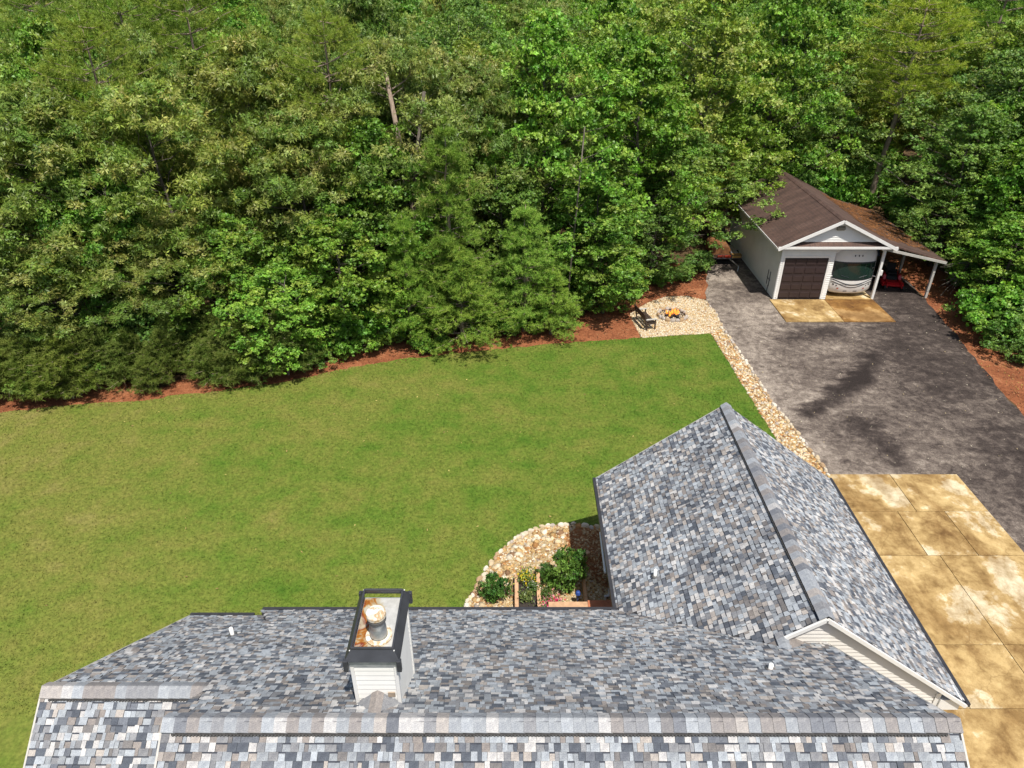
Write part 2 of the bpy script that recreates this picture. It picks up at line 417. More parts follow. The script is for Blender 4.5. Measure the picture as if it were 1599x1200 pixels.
def pan_mat():
    m, t, b = newmat('rusty_pan'); v = coords(t); n = noise(t, v, 2.6, 4, 0.55, 1.0); n2 = noise(t, v, 9, 4, 0.6)
    sx = t.nodes.new('ShaderNodeSeparateXYZ'); t.links.new(v, sx.inputs[0])
    k = math_(t, 'ADD', n, math_(t, 'MULTIPLY', math_(t, 'ADD', sx.outputs[0], 0.02), -0.62))
    c = ramp(t, k, [(0.50, (0.56, 0.56, 0.54)), (0.58, (0.50, 0.44, 0.30)), (0.63, (0.40, 0.17, 0.03)), (0.70, (0.22, 0.035, 0.015)), (0.78, (0.5, 0.42, 0.3))])
    c = mix(t, c, ramp(t, n2, [(0.3, (0.8,) * 3), (0.7, (1.1,) * 3)]), 1.0, 'MULTIPLY')
    t.links.new(c, b.inputs['Base Color']); b.inputs['Roughness'].default_value = 0.45; b.inputs['Metallic'].default_value = 0.25; M['pan'] = m
pan_mat()
def galv_mat():
    m, t, b = newmat('galvanised'); v = coords(t); n = noise(t, v, 7, 4, 0.6)
    t.links.new(ramp(t, n, [(0.3, (0.33, 0.36, 0.38)), (0.7, (0.6, 0.62, 0.62))]), b.inputs['Base Color'])
    b.inputs['Metallic'].default_value = 0.6; b.inputs['Roughness'].default_value = 0.4; M['galv'] = m
    m, t, b = newmat('chalky_cap'); v = coords(t); n = noise(t, v, 5, 3, 0.5, 0.8)
    t.links.new(ramp(t, n, [(0.42, (0.72, 0.70, 0.64)), (0.5, (0.40, 0.26, 0.12)), (0.58, (0.68, 0.62, 0.50))]), b.inputs['Base Color'])
    b.inputs['Roughness'].default_value = 0.6; M['chalky'] = m
galv_mat()
def flame_mat():
    m, t, b = newmat('flame'); v = coords(t); n = noise(t, v, 6, 3)
    t.links.new(ramp(t, n, [(0.35, (1.0, 0.17, 0.015)), (0.65, (1.0, 0.42, 0.06))]), b.inputs['Emission Color'])
    b.inputs['Base Color'].default_value = (0.6, 0.2, 0.03, 1); b.inputs['Emission Strength'].default_value = 1.2; M['flame'] = m
flame_mat()

# ------------------------------------------------------------------ the ground and its sheets
def wob(pts, step=0.5, amp=0.10, seed=1, closed=False):
    """resample a polyline and roughen it"""
    r = random.Random(seed); out = []
    n = len(pts)
    for i in range(n if closed else n - 1):
        p, q = pts[i], pts[(i + 1) % n]; L = math.hypot(q[0] - p[0], q[1] - p[1]); k = max(1, int(L / step))
        for j in range(k):
            f = j / k
            out.append((p[0] + (q[0] - p[0]) * f + r.uniform(-amp, amp), p[1] + (q[1] - p[1]) * f + r.uniform(-amp, amp)))
    if not closed: out.append(pts[-1])
    return out

tag(MB().poly([(-400, -200), (400, -200), (400, 700), (-400, 700)], 0.0).build('ground', M['forest_floor']), kind='structure')
edge = [(-70, 17.5), (-45, 22.5), (-30, 24.6), G(0, 645), G(100, 634), G(200, 628), G(330, 612), G(440, 598), G(540, 576), G(640, 560), G(720, 552), G(830, 541), G(900, 535), G(1000, 528)]
edge_w = wob(edge, 0.35, 0.10, 3)
lawn_right = [G(1110, 521), G(1160, 601), G(1215, 690), (11.35, 21.6), (11.6, 18.0), (10.2, 9.0), (10.2, -30)]
LAWN = [(-70, -30)] + edge_w + wob(lawn_right[:2], 0.4, 0.03, 4)[:-1] + lawn_right[1:]
tag(MB().poly(LAWN, 0.012).build('lawn', M['lawn']), kind='structure')
# pine straw: along the wood's edge, and right of the drive
straw_back = [(x, y + (1.5 if x < -12 else 2.4 if x < 0 else 5.5)) for x, y in reversed(edge)]
STRAW = [(p[0], p[1] - 0.3) for p in edge] + wob(straw_back, 0.8, 0.5, 5)
tag(MB().poly(STRAW, 0.006).build('pine_straw_bed', M['pine_straw']), kind='structure')
STRAW2 = [G(1440, 462), G(1480, 512), G(1540, 590), G(1599, 650), (21.8, 22), (20, 8), (28, 8), (29, 24), (28.5, 34), (27, 46), (25, 46)]
tag(MB().poly(wob(STRAW2, 0.7, 0.15, 6, True), 0.006).build('roadside_pine_straw', M['pine_straw']), kind='structure')
STRAW3 = [G(985, 497), (6.2, 40), (9, 44), (12.2, 44), G(1110, 433), G(1103, 468), G(1060, 466), G(1020, 474)]
tag(MB().poly(wob(STRAW3, 0.6, 0.2, 8, True), 0.007).build('leaf_litter_patch', M['pine_straw']), kind='structure')
# gravel drive
drive = [G(1106, 428), G(1102, 470), G(1130, 515), G(1200, 626), (11.9, 22.6), (12.0, 21.0), (13, 6), (60, 6), (60, 14), (23, 21)] + [G(1599, 652), G(1540, 580), G(1480, 507), G(1445, 468), (25.2, 50), (14.6, 50), (13.2, 46)]
tag(MB().poly(wob(drive, 0.6, 0.09, 9, True), 0.010).build('driveway', M['drive']), kind='structure')
# river-rock strip and fire-pit pad
STRIP = [G(1110, 520), G(1215, 690), (11.55, 21.2), (12.15, 21.3), G(1297, 747), G(1240, 672), G(1200, 622), G(1160, 560), G(1130, 514)]
tag(MB().poly(STRIP, 0.016).build('rock_strip', M['gravel_base']), kind='structure')
PAD = [G(984, 491), G(992, 510), G(1003, 528), G(1060, 524), G(1110, 521), G(1130, 514), G(1119, 490), G(1102, 470), G(1075, 463), G(1040, 464), G(1010, 474)]
tag(MB().poly(wob(PAD, 0.4, 0.06, 10, True), 0.014).build('fire_pit_pad', M['gravel_base']), kind='structure')
# garden bed by the house
bed_arc = [G(726, 956), G(735, 935), G(746, 913), G(760, 892), G(777, 869), G(800, 846), G(830, 829), G(860, 821), G(900, 820), G(940, 827)]
BED = bed_arc + [(3.3, 12.0), (-1.5, 12.0)]
tag(MB().poly(BED, 0.018).build('garden_bed', M['gravel_base']), kind='structure')
MULCH = [G(884, 836), G(900, 824), G(938, 829), (3.1, 15.9), (2.6, 16.4), G(905, 872), G(884, 858)]
tag(MB().poly(wob(MULCH, 0.25, 0.06, 11, True), 0.024).build('mulch_patch', M['mulch']), kind='structure')

# grass blades over the lawn
def scatter(poly, n, box, rng):
    P = np.column_stack([rng.uniform(box[0], box[1], n), rng.uniform(box[2], box[3], n)])
    return P[inpoly(P, poly)]
def grass(n):
    r = np.random.default_rng(5)
    P = scatter(LAWN, n, (-27, 12.5, 11.5, 34.5), r)
    P = P[~inpoly(P, BED)]
    m = len(P); ang = r.uniform(0, 6.283, m); lean = r.uniform(0, 6.283, m); tilt = r.uniform(0.5, 1.25, m); L = r.uniform(0.035, 0.075, m); wd = r.uniform(0.012, 0.024, m)
    V = np.zeros((m, 3, 3))
    sx = np.cos(lean + 1.571) * wd; sy = np.sin(lean + 1.571) * wd
    V[:, 0] = np.column_stack([P[:, 0] - sx, P[:, 1] - sy, np.full(m, 0.010)])
    V[:, 1] = np.column_stack([P[:, 0] + sx, P[:, 1] + sy, np.full(m, 0.010)])
    V[:, 2] = np.column_stack([P[:, 0] + np.cos(lean) * np.sin(tilt) * L, P[:, 1] + np.sin(lean) * np.sin(tilt) * L, 0.012 + np.cos(tilt) * L])
    o = link('grass', npmesh('grass', V.reshape(-1, 3), 3), M['lawn'], kind='stuff')
    tag(o, 'short green turf blades covering the back lawn', 'grass')
grass(330000)

# pebbles -----------------------------------------------------------------
OCT_V = np.array([(1, 0, 0), (0, 1, 0), (-1, 0, 0), (0, -1, 0), (0, 0, 1), (0.62, 0.62, 0.55), (-0.62, 0.62, 0.5), (-0.6, -0.62, 0.55), (0.62, -0.6, 0.5)], float)
OCT_F = np.array([(0, 5, 8), (5, 0, 1), (6, 1, 2), (7, 2, 3), (8, 3, 0), (1, 6, 5), (2, 7, 6), (3, 8, 7), (5, 4, 8), (6, 4, 5), (7, 4, 6), (8, 4, 7)])
def pebbles(name, P, smin, smax, cols, probs, z0, seed, parent=None, lab=None):
    r = np.random.default_rng(seed); m = len(P)
    s = r.uniform(smin, smax, m) ; a = r.uniform(0, 6.283, m)
    V = np.repeat(OCT_V[None], m, 0) * r.uniform(0.75, 1.25, (m, 9, 1))
    V = V * np.stack([s, s * r.uniform(0.55, 1, m), s * r.uniform(0.4, 0.8, m)], 1)[:, None, :]
    x = V[:, :, 0] * np.cos(a)[:, None] - V[:, :, 1] * np.sin(a)[:, None]; y = V[:, :, 0] * np.sin(a)[:, None] + V[:, :, 1] * np.cos(a)[:, None]
    V = np.stack([x + P[:, 0:1], y + P[:, 1:2], V[:, :, 2] + z0], 2)
    F = (OCT_F[None] + (np.arange(m) * 9)[:, None, None]).reshape(-1, 3)
    c = np.array(cols)[r.choice(len(cols), m, p=probs)] * r.uniform(0.75, 1.25, (m, 1))
    o = link(name, idxmesh(name, V.reshape(-1, 3), F, np.repeat(c, 12, 0)), M['stone'], parent, 'stuff')
    if lab: tag(o, lab[0], lab[1])
    return o
TAN = [(0.52, 0.41, 0.26), (0.44, 0.29, 0.125), (0.34, 0.17, 0.06), (0.60, 0.52, 0.39), (0.22, 0.125, 0.065), (0.36, 0.31, 0.26)]
r0 = np.random.default_rng(21)
P = scatter(STRIP, 9000, (10, 13, 21, 35), r0)
pebbles('river_rocks', P, 0.035, 0.10, TAN, [.26, .25, .16, .18, .09, .06], 0.015, 1, None, ('tan and ochre river rocks in the strip beside the driveway', 'rocks'))
P = scatter(PAD, 16000, (6, 12, 33, 39.5), r0)
pebbles('pale_gravel', P, 0.025, 0.06, TAN, [.40, .14, .06, .32, .03, .05], 0.013, 2, None, ('pale cream gravel around the fire pit', 'gravel'))
P = scatter(BED, 9000, (-2, 3.4, 12, 19.2), r0); ins = inpoly(P, MULCH)
pebbles('pea_gravel', P[~ins], 0.025, 0.065, TAN, [.28, .27, .17, .15, .10, .03], 0.018, 3, None, ('small tan gravel filling the curved garden bed', 'gravel'))
arcpoly = bed_arc + [(bed_arc[-1][0] * 0.7, bed_arc[-1][1] - 1.0), G(860, 850), G(820, 868), G(790, 905), G(765, 955)]
P = scatter(arcpoly, 1100, (-2, 3.4, 14, 19.2), r0); P = P[~inpoly(P, MULCH)]
pebbles('rubble_rocks', P, 0.06, 0.15, TAN, [.34, .22, .12, .24, .05, .03], 0.02, 4, None, ('larger cream and orange rocks inside the bed border', 'rocks'))
P = scatter(MULCH, 2600, (1, 3.4, 15.5, 19.2), r0)
pebbles('bark_chips', P, 0.025, 0.06, [(0.28, 0.13, 0.05), (0.36, 0.22, 0.10), (0.46, 0.33, 0.18)], [.45, .3, .25], 0.022, 5, None, ('rust brown bark chips by the wing wall', 'mulch'))

def litter(name, label, poly, n, box, cols, seed, lo=.04, hi=.11):
    r = np.random.default_rng(seed); P = scatter(poly, n, box, r); m = len(P)
    d = unit(np.column_stack([r.normal(size=(m, 2)), r.normal(size=m) * .25])); s = unit(np.cross(d, unit(np.column_stack([r.normal(size=(m, 2)) * .5, np.ones(m)]))))
    V = frame_quads(np.column_stack([P, r.uniform(.02, .06, m)]), d, s, r.uniform(lo, hi, m), r.uniform(.02, .05, m))
    me = npmesh(name, V, 4, np.array(cols)[r.integers(0, len(cols), m)] * r.uniform(.6, 1.3, (m, 1))); me.materials.append(M['stone'])
    tag(link(name, me, kind='stuff'), label, 'leaf litter')
def frame_quads(C, ax, side, L, Wd):
    n = len(C); V = np.zeros((n, 4, 3))
    V[:, 0] = C; V[:, 1] = C + ax * (L * .45)[:, None] + side * (Wd * .5)[:, None]
    V[:, 2] = C + ax * L[:, None]; V[:, 3] = C + ax * (L * .45)[:, None] - side * (Wd * .5)[:, None]
    return V.reshape(-1, 3)
def unit(a): return a / np.maximum(np.linalg.norm(a, axis=1, keepdims=True), 1e-9)
BRN = [(.20, .075, .03), (.12, .045, .02), (.30, .14, .06), (.38, .22, .11), (.07, .03, .015)]
litter('fallen_leaves', 'red-brown pine straw and leaves along the wood edge', STRAW, 26000, (-30, 8, 24, 40), BRN, 71)
litter('fallen_leaves', 'brown fallen leaves between driveway and right-hand wood', STRAW2, 9000, (21, 29, 22, 46), BRN + [(.34, .26, .06)], 72)
litter('fallen_leaves', 'leaf litter behind the fire pit', STRAW3, 5000, (5.5, 13, 34, 45), BRN, 73)
litter('scattered_leaves', 'stray pale leaves lying on the lawn', LAWN, 260, (-25, 12, 13, 33), [(.45, .36, .12), (.30, .20, .08)], 74, .08, .14)
litter('scattered_debris', 'stray pale leaf bits on the dark driveway', drive, 500, (12, 26, 21, 42), [(.45, .40, .30), (.35, .28, .16)], 75, .04, .10)

# border stones: a handful of shared meshes, one object each
def stone_mesh(seed, col):
    r = np.random.default_rng(seed); mb = MB()
    a = np.linspace(0, 2 * math.pi, 8)[:-1]
    bot = [(math.cos(t) * r.uniform(.8, 1.1), math.sin(t) * r.uniform(.7, 1), -0.5) for t in a]
    mid_ = [(x * r.uniform(.95, 1.12), y * r.uniform(.95, 1.1), r.uniform(.15, .4)) for x, y, z in bot]
    top = [(x * .62, y * .62, r.uniform(.75, 1.0)) for x, y, z in mid_]
    mb.add(bot + mid_ + top, [(i, (i + 1) % 7, 7 + (i + 1) % 7, 7 + i) for i in range(7)] + [(7 + i, 7 + (i + 1) % 7, 14 + (i + 1) % 7, 14 + i) for i in range(7)] + [tuple(range(14, 21))], col)
    return mb.mesh('stone')
STONES = [stone_mesh(i, c) for i, c in enumerate([(0.56, 0.49, 0.38), (0.50, 0.40, 0.26), (0.42, 0.37, 0.32), (0.62, 0.56, 0.46), (0.38, 0.26, 0.15), (0.52, 0.45, 0.34)])]
for s_ in STONES: s_.materials.append(M['stone'])
def border(name, label, cat, line, size, step, seed):
    r = random.Random(seed)
    root = empty(name, (line[0][0], line[0][1], 0.0)); tag(root, label, cat)
    d = 0.0
    for i in range(len(line) - 1):
        p, q = Vector(line[i]), Vector(line[i + 1]); L = (q - p).length; ang = math.atan2(q.y - p.y, q.x - p.x)
        while d < L:
            c = p + (q - p) * (d / L); s = size * r.uniform(0.75, 1.3)
            o = link('stone', r.choice(STONES), None, root)
            o.location = (c.x - root.location.x + r.uniform(-.05, .05), c.y - root.location.y + r.uniform(-.05, .05), s * .3)
            o.rotation_euler = (r.uniform(-.2, .2), r.uniform(-.2, .2), ang + r.uniform(-.5, .5)); o.scale = (s, s * r.uniform(.6, .9), s * r.uniform(.5, .8))
            d += s * 2 * step
        d -= L
border('stone_edging', 'curved edging of large pale stones around the garden bed', 'stone edging', bed_arc, 0.115, 0.95, 1)
border('stone_edging', 'straight row of cream stones edging the driveway rock strip', 'stone edging', [G(1128, 514), G(1160, 560), G(1200, 622), G(1240, 672), G(1296, 745)], 0.12, 1.0, 2)
border('stone_edging', 'loose dark and pale stones where fire pit gravel meets driveway', 'stone edging', [G(1100, 470), G(1118, 490), G(1128, 510)], 0.09, 1.6, 3)

# concrete pads ---------------------------------------------------------------
def pad(name, xs_rows, mats, z, seed):
    base = MB(); allx = [x for r_ in xs_rows for x in (r_[0][0], r_[0][-1])]
    x0, x1 = min(allx), max(allx); y0 = min(r_[2] for r_ in xs_rows); y1 = max(r_[1] for r_ in xs_rows)
    root = MB()
    for xs, ya, yb in xs_rows: root.box(xs[0] + .02, xs[-1] - .02, yb + .02, ya - .02, -0.02, z - 0.025)
    ro = root.build(name, M['soil']); tag(ro, kind='structure')
    r = random.Random(seed); k = 0
    for xs, ya, yb in xs_rows:
        for a, b_ in zip(xs[:-1], xs[1:]):
            j = 0.009; mb = MB(); mb.box(a + j, b_ - j, yb + j, ya - j, 0.0, z + r.uniform(-.004, .004))
            o = mb.build('concrete_panel', M[mats[k % len(mats)]], ro, bevel=0.008); k += 1
    return ro
pad('concrete_pad', [([12.15, 14.6, 17.2], 21.75, 19.6), ([11.75, 13.9, 15.6, 17.2], 19.6, 17.4), ([10.1, 14.3, 17.25], 17.4, 13.8), ([9.9, 12.2, 14.3, 17.25], 13.8, 11.75), ([9.2, 14.3, 17.25], 11.75, 9.8), ([7.2, 10.8, 14.3, 17.25], 9.8, 7.0), ([6.9, 10.8, 14.3, 17.25], 7.0, 2.0)], ['concrete'], 0.07, 3)
pad('garage_apron', [([15.05, 18.25, 21.1], 38.15, 35.2)], ['concrete', 'concrete_stained'], 0.06, 4)

# ------------------------------------------------------------------ the house
HX0, HX1, HYR, HZR, HYE, HZE = -5.13, 6.57, 6.42, 7.55, 12.49, 3.0        # main roof: ends, ridge, back eave
LX0, LYR, LZR, LYE = -8.1, 7.81, 6.37, 12.31                            # lower left section
WXL, WXC, WXR, WY0, WY1, WZR = 2.64, 6.36, 10.08, 9.84, 17.8, 5.80        # wing
SL = 0.75
ORG = Vector((0, 6.4, 0))
house = empty('house', ORG); tag(house, 'large house with grey blend shingle roofs in the foreground', 'house')
def hb(): return MB(ORG)

PAL = [srgb(206, 205, 206), srgb(176, 184, 194), srgb(158, 165, 174), srgb(138, 140, 146), srgb(146, 138, 134), srgb(104, 110, 122), srgb(74, 82, 96), srgb(186, 178, 172), srgb(120, 116, 116)]
PAL = [tuple((c * .86 + m_ * .14) * 0.83 * w_ for c, m_, w_ in zip(p, (.33, .35, .385), (1.02, 1.0, .95))) for p in PAL]
PW = [.15, .18, .16, .13, .08, .11, .10, .05, .04]

class Slope:
    """roof plane: O eave origin, U along the eave, W up the slope (unit vectors), polygon in (u, w)"""
    def __init__(s, O, U, W, poly):
        s.O, s.U, s.W = Vector(O), Vector(U).normalized(), Vector(W).normalized()
        s.Nn = s.U.cross(s.W).normalized()
        if s.Nn.z < 0: s.Nn = -s.Nn
        s.poly = poly
    def pt(s, u, w, n=0.0): return s.O + s.U * u + s.W * w + s.Nn * n
    def deck(s, mb, th=0.10, col=(0.05, 0.05, 0.055)):
        n = len(s.poly); a = [s.pt(u, w_) for u, w_ in s.poly]; b = [s.pt(u, w_, -th) for u, w_ in s.poly]
        mb.add(a + b, [tuple(range(n)), tuple(range(2 * n - 1, n - 1, -1))] + [(i, i + n, (i + 1) % n + n, (i + 1) % n) for i in range(n)], col)
    def tabs(s, seed, ex=0.118, overhang=0.02):
        r = random.Random(seed); us = [p[0] for p in s.poly]; ws = [p[1] for p in s.poly]
        out = []; w_ = min(ws) - overhang
        prev = 0
        while w_ < max(ws) - 0.02:
            u = min(us) - r.uniform(0, .2)
            while u < max(us):
                wd = r.choice([.06, .08, .10, .12, .14, .17])
                if r.random() < .06: ci = prev
                else:
                    ci = r.choices(range(len(PAL)), PW)[0]
                    if ci == prev: ci = r.choices(range(len(PAL)), PW)[0]
                prev = ci
                out.append((u, w_, wd, ci, r.choice([0.010, 0.018, 0.027]))); u += wd
            w_ += ex
        c = np.array([(t[0] + t[2] / 2, t[1] + ex * .45) for t in out])
        ok = inpoly(c, s.poly)
        # trim the tabs at the two ends of a course to the roof's edge
        res = []
        for t, k in zip(out, ok):
            if k: res.append(t)
        return res, ex

def tab_geo(sl_, t, ex, flat=False):
    u, w_, wd, ci, th = t
    lo, hi, uu = [p[0] for p in sl_.poly], [p[1] for p in sl_.poly], None
    u0, u1 = max(u, min(lo)), min(u + wd, max(lo)); g = 0.0025
    w1 = min(w_ + ex * 1.25, max(hi))
    a = [sl_.pt(u0 + g, w_, th), sl_.pt(u1 - g, w_, th), sl_.pt(u1 - g, w1, th * .15 + .002), sl_.pt(u0 + g, w1, th * .15 + .002),
         sl_.pt(u0 + g, w_, 0.0), sl_.pt(u1 - g, w_, 0.0), sl_.pt(u1 - g, w1, 0.0), sl_.pt(u0 + g, w1, 0.0)]
    return a, [(0, 1, 2, 3), (4, 5, 1, 0), (5, 6, 2, 1), (7, 4, 0, 3)]
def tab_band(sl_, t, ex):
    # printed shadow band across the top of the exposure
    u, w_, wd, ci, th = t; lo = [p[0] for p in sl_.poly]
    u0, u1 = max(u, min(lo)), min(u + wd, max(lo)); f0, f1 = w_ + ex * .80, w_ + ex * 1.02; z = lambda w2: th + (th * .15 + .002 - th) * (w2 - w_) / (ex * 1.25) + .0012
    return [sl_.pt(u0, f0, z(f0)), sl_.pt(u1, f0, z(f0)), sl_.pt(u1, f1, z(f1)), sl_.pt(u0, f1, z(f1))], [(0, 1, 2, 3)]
EDGE = (.05, .05, .055)
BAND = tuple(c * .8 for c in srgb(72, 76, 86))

W9 = 1.0 / math.sqrt(1 + SL * SL)
mainlen = (HYE - HYR) / W9
lowlen = (LYE - LYR) / W9
slopes = {}
# main back: u runs along +X from HX0-1.25
slopes['main_back'] = Slope((HX0 - 1.22, HYE, HZE), (1, 0, 0), (0, -W9, SL * W9),
    [(0, 0), (HX1 - HX0 + 1.22, 0), (HX1 - HX0 + 1.22, mainlen), (1.22, mainlen), (1.22, mainlen - 1.75), (0.55, 1.2)])
slopes['main_front'] = Slope((HX0, HYR - (HYE - HYR), HZE), (1, 0, 0), (0, W9, SL * W9), [(0, 0), (HX1 - HX0, 0), (HX1 - HX0, mainlen), (0, mainlen)])
slopes['low_back'] = Slope((LX0, LYE, HZE), (1, 0, 0), (0, -W9, SL * W9), [(0, 0), (HX0 - LX0 + .3, 0), (HX0 - LX0 + .3, lowlen), (0, lowlen)])
slopes['low_front'] = Slope((LX0, LYR - (LYE - LYR), HZE), (1, 0, 0), (0, W9, SL * W9), [(0, 0), (HX0 - LX0 + .1, 0), (HX0 - LX0 + .1, lowlen), (0, lowlen)])
wlen = (WXC - WXL) / W9
# wing left: u along +Y from the gable; valley cut goes 45 degrees from the eave corner
vy = lambda w_: max(0.0, HYE - WY0 - w_ * W9)
slopes['wing_left'] = Slope((WXL, WY0, HZE), (0, 1, 0), (W9, 0, SL * W9), [(HYE - WY0, 0), (WY1 - WY0, 0), (WY1 - WY0, wlen), (0, wlen), (0, (HYE - WY0) / W9)])
slopes['wing_right'] = Slope((WXR, WY0, HZE), (0, 1, 0), (-W9, 0, SL * W9), [(0, 0), (WY1 - WY0, 0), (WY1 - WY0, wlen), (0, wlen)])

roof_of = {'main_back': 'main_roof', 'main_front': 'main_roof', 'low_back': 'lower_roof', 'low_front': 'lower_roof', 'wing_left': 'wing_roof', 'wing_right': 'wing_roof'}
roofs = {}
for rn in ('main_roof', 'lower_roof', 'wing_roof'):
    mb = hb()
    for k, s_ in slopes.items():
        if roof_of[k] == rn: s_.deck(mb)
    roofs[rn] = mb.build(rn, M['shingle'], house)

alltabs = []
for i, (k, s_) in enumerate(slopes.items()):
    ts, ex = s_.tabs(100 + i)
    for t in ts:
        c = s_.pt(t[0] + t[2] / 2, t[1] + ex / 2); d = c - Vector((0, 0, H))
        zc = d.y * math.cos(PITCH) - d.z * math.sin(PITCH); yc = d.y * math.sin(PITCH) + d.z * math.cos(PITCH)
        vis = zc > 0 and abs(d.x / zc * FPX) < 800 and abs(yc / zc * FPX) < 600
        facing = max(0.05, -d.normalized().dot(s_.Nn))
        hid = (k == 'low_back' and t[0] > HX0 - LX0) or (k == 'wing_left' and t[0] < 0)
        # what the main roof covers of the lower one, and the tree-side of valleys
        hid = hid or t[1] + ex * 1.3 > max(p[1] for p in s_.poly) or t[0] < min(p[0] for p in s_.poly) or t[0] + t[2] > max(p[0] for p in s_.poly)
        score = (t[2] * ex * facing / d.length_squared) if vis and not hid else 0
        alltabs.append((score, k, t, ex))
order = sorted(range(len(alltabs)), key=lambda i: -alltabs[i][0])
single = set(order[:300])
tabmesh = {}
stuff = {rn: hb() for rn in roofs}
for i, (sc_, k, t, ex) in enumerate(alltabs):
    s_ = slopes[k]; rn = roof_of[k]
    jit = 0.9 + 0.2 * ((i * 37) % 11) / 10
    if i in single:
        key = (t[2], t[3], t[4], k)
        if key not in tabmesh:
            base = Slope((0, 0, 0), s_.U, s_.W, [(-99, -99), (99, -99), (99, 99), (-99, 99)]); base.Nn = s_.Nn
            a, f = tab_geo(base, (0, 0, t[2], t[3], t[4]), ex)
            mb = MB(); mb.add(a, f[:1], PAL[t[3]]); mb.add(a, f[1:], EDGE)
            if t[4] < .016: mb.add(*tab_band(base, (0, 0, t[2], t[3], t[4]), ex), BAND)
            me = mb.mesh('shingle'); me.materials.append(M['shingle']); tabmesh[key] = me
        o = link('shingle', tabmesh[key], None, roofs[rn]); o.location = s_.pt(t[0], t[1]) - ORG
    else:
        a, f = tab_geo(s_, t, ex)
        stuff[rn].add(a, f[:1], tuple(c * jit for c in PAL[t[3]])); stuff[rn].add(a, f[1:], EDGE)
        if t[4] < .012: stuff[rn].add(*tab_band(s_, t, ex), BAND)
for rn, mb in stuff.items():
    mb.build('shingles', M['shingle'], roofs[rn], 'stuff')

# ridge caps: curved overlapping pieces along each ridge
def cap_mesh(width, length, drop, col, n=6):
    """arched piece along +x of unit position; y across"""
    mb = MB(); vs = []
    for e, lift in ((0.0, 0.020), (length, 0.006)):
        for i in range(n + 1):
            f = -1 + 2 * i / n
            vs.append((e, f * width, lift + 0.012 - drop * (abs(f) ** 1.06)))
        for i in range(n + 1):
            f = -1 + 2 * i / n
            vs.append((e, f * width, lift + 0.002 - drop * (abs(f) ** 1.06)))
    k = n + 1; fs = []
    for i in range(n):
        fs.append((i, i + 1, 2 * k + i + 1, 2 * k + i))
        fs.append((i, k + i, k + i + 1, i + 1))
        fs.append((2 * k + i, 2 * k + i + 1, 3 * k + i + 1, 3 * k + i))
    fs += [(0, 2 * k, 3 * k, k), (n, k + n, 3 * k + n, 2 * k + n)]
    mb.add(vs, fs, col); return mb.mesh('ridge_shingle', False)
CAPS = {}
def ridge(p, q, parent, seed, width=0.16, drop=0.115, step=0.185, lift=0.0):
    r = random.Random(seed); p, q = Vector(p), Vector(q); L = (q - p).length; d = (q - p).normalized()
    ang = math.atan2(d.y, d.x); n = int(L / step) + 1
    for i in range(n):
        ci = r.choices(range(len(PAL)), [.06, .16, .24, .20, .18, .06, .03, .05, .02])[0]; key = (ci, width, drop)
        if key not in CAPS:
            m_ = cap_mesh(width, step * 1.12, drop, tuple(c * .74 + k_ * .26 for c, k_ in zip(PAL[ci], (.27, .27, .285)))); m_.materials.append(M['shingle']); CAPS[key] = m_
        o = link('ridge_shingle', CAPS[key], None, parent); o.location = p + d * (i * L / n) - ORG + Vector((0, 0, lift)); o.rotation_euler = (0, 0, ang)
        o.scale = (L / n / step, 1, 1)
def ridge_vent(p, q, parent, half, drop):
    p, q = Vector(p), Vector(q); d = (q - p).normalized(); s = Vector((-d.y, d.x, 0)); mb = hb()
    for sg in (-1, 1):
        c = (p + q) / 2 + s * sg * half + Vector((0, 0, -drop))
        mb.obox(c, d * (q - p).length / 2, s * 0.022, Vector((0, 0, 0.022)))
    mb.build('ridge_vent', M['vent_plastic'], parent)
    fins = hb(); n = int((q - p).length / 0.05)
    for i in range(n):
        for sg in (-1, 1):
            c = p + d * (i + .5) * .05 + s * sg * (half + .024) + Vector((0, 0, -drop)); fins.obox(c, d * .012, s * .006, Vector((0, 0, .018)), None)
    fins.build('vent_fins', M['lead'], parent, 'stuff')
ridge((HX0, HYR, HZR), (HX1, HYR, HZR), roofs['main_roof'], 1, lift=.045); ridge_vent((HX0 + .15, HYR, HZR), (HX1 - .2, HYR, HZR), roofs['main_roof'], .152, .098)
ridge((LX0, LYR, LZR), (HX0 + .35, LYR, LZR), roofs['lower_roof'], 2, lift=.045); ridge_vent((LX0 + .15, LYR, LZR), (HX0 + .2, LYR, LZR), roofs['lower_roof'], .152, .098)
ridge((WXC, WY1, WZR), (WXC, WY0, WZR), roofs['wing_roof'], 3, lift=.045); ridge_vent((WXC, WY1 - .15, WZR), (WXC, WY0 + .25, WZR), roofs['wing_roof'], .152, .098)

# walls with lapped siding
def siding_wall(parent, name, mat, p0, p1, z0, z1f, nrm, lap=0.115, th=0.012, steps=1):
    """vertical wall from p0 to p1 (plan), top given by z1f(s) with s in 0..1; one lapped strip per course"""
    p0, p1 = Vector((*p0, 0)), Vector((*p1, 0)); nrm = Vector((*nrm, 0)).normalized(); mb = MB(ORG if parent == house else (0, 0, 0))
    zt = max(z1f(i / 40) for i in range(41)); z = z0
    ss = [i / 160 for i in range(161)]
    while z < zt - 0.01:
        zm = z + lap * .5
        ok = [s for s in ss if z1f(s) >= zm]
        if ok:
            a, b_ = p0.lerp(p1, ok[0]), p0.lerp(p1, ok[-1]); ze = min(z + lap, zt)
            vs = [a + nrm * th + Vector((0, 0, z)), b_ + nrm * th + Vector((0, 0, z)), b_ + Vector((0, 0, ze)), a + Vector((0, 0, ze)), a + Vector((0, 0, z)), b_ + Vector((0, 0, z))]
            mb.add(vs, [(0, 1, 2, 3), (4, 5, 1, 0)])
        z += lap
    return mb
walls = hb()
inset = 0.42
gy0, gy1 = HYR - (HYE - HYR) + inset, HYE - inset
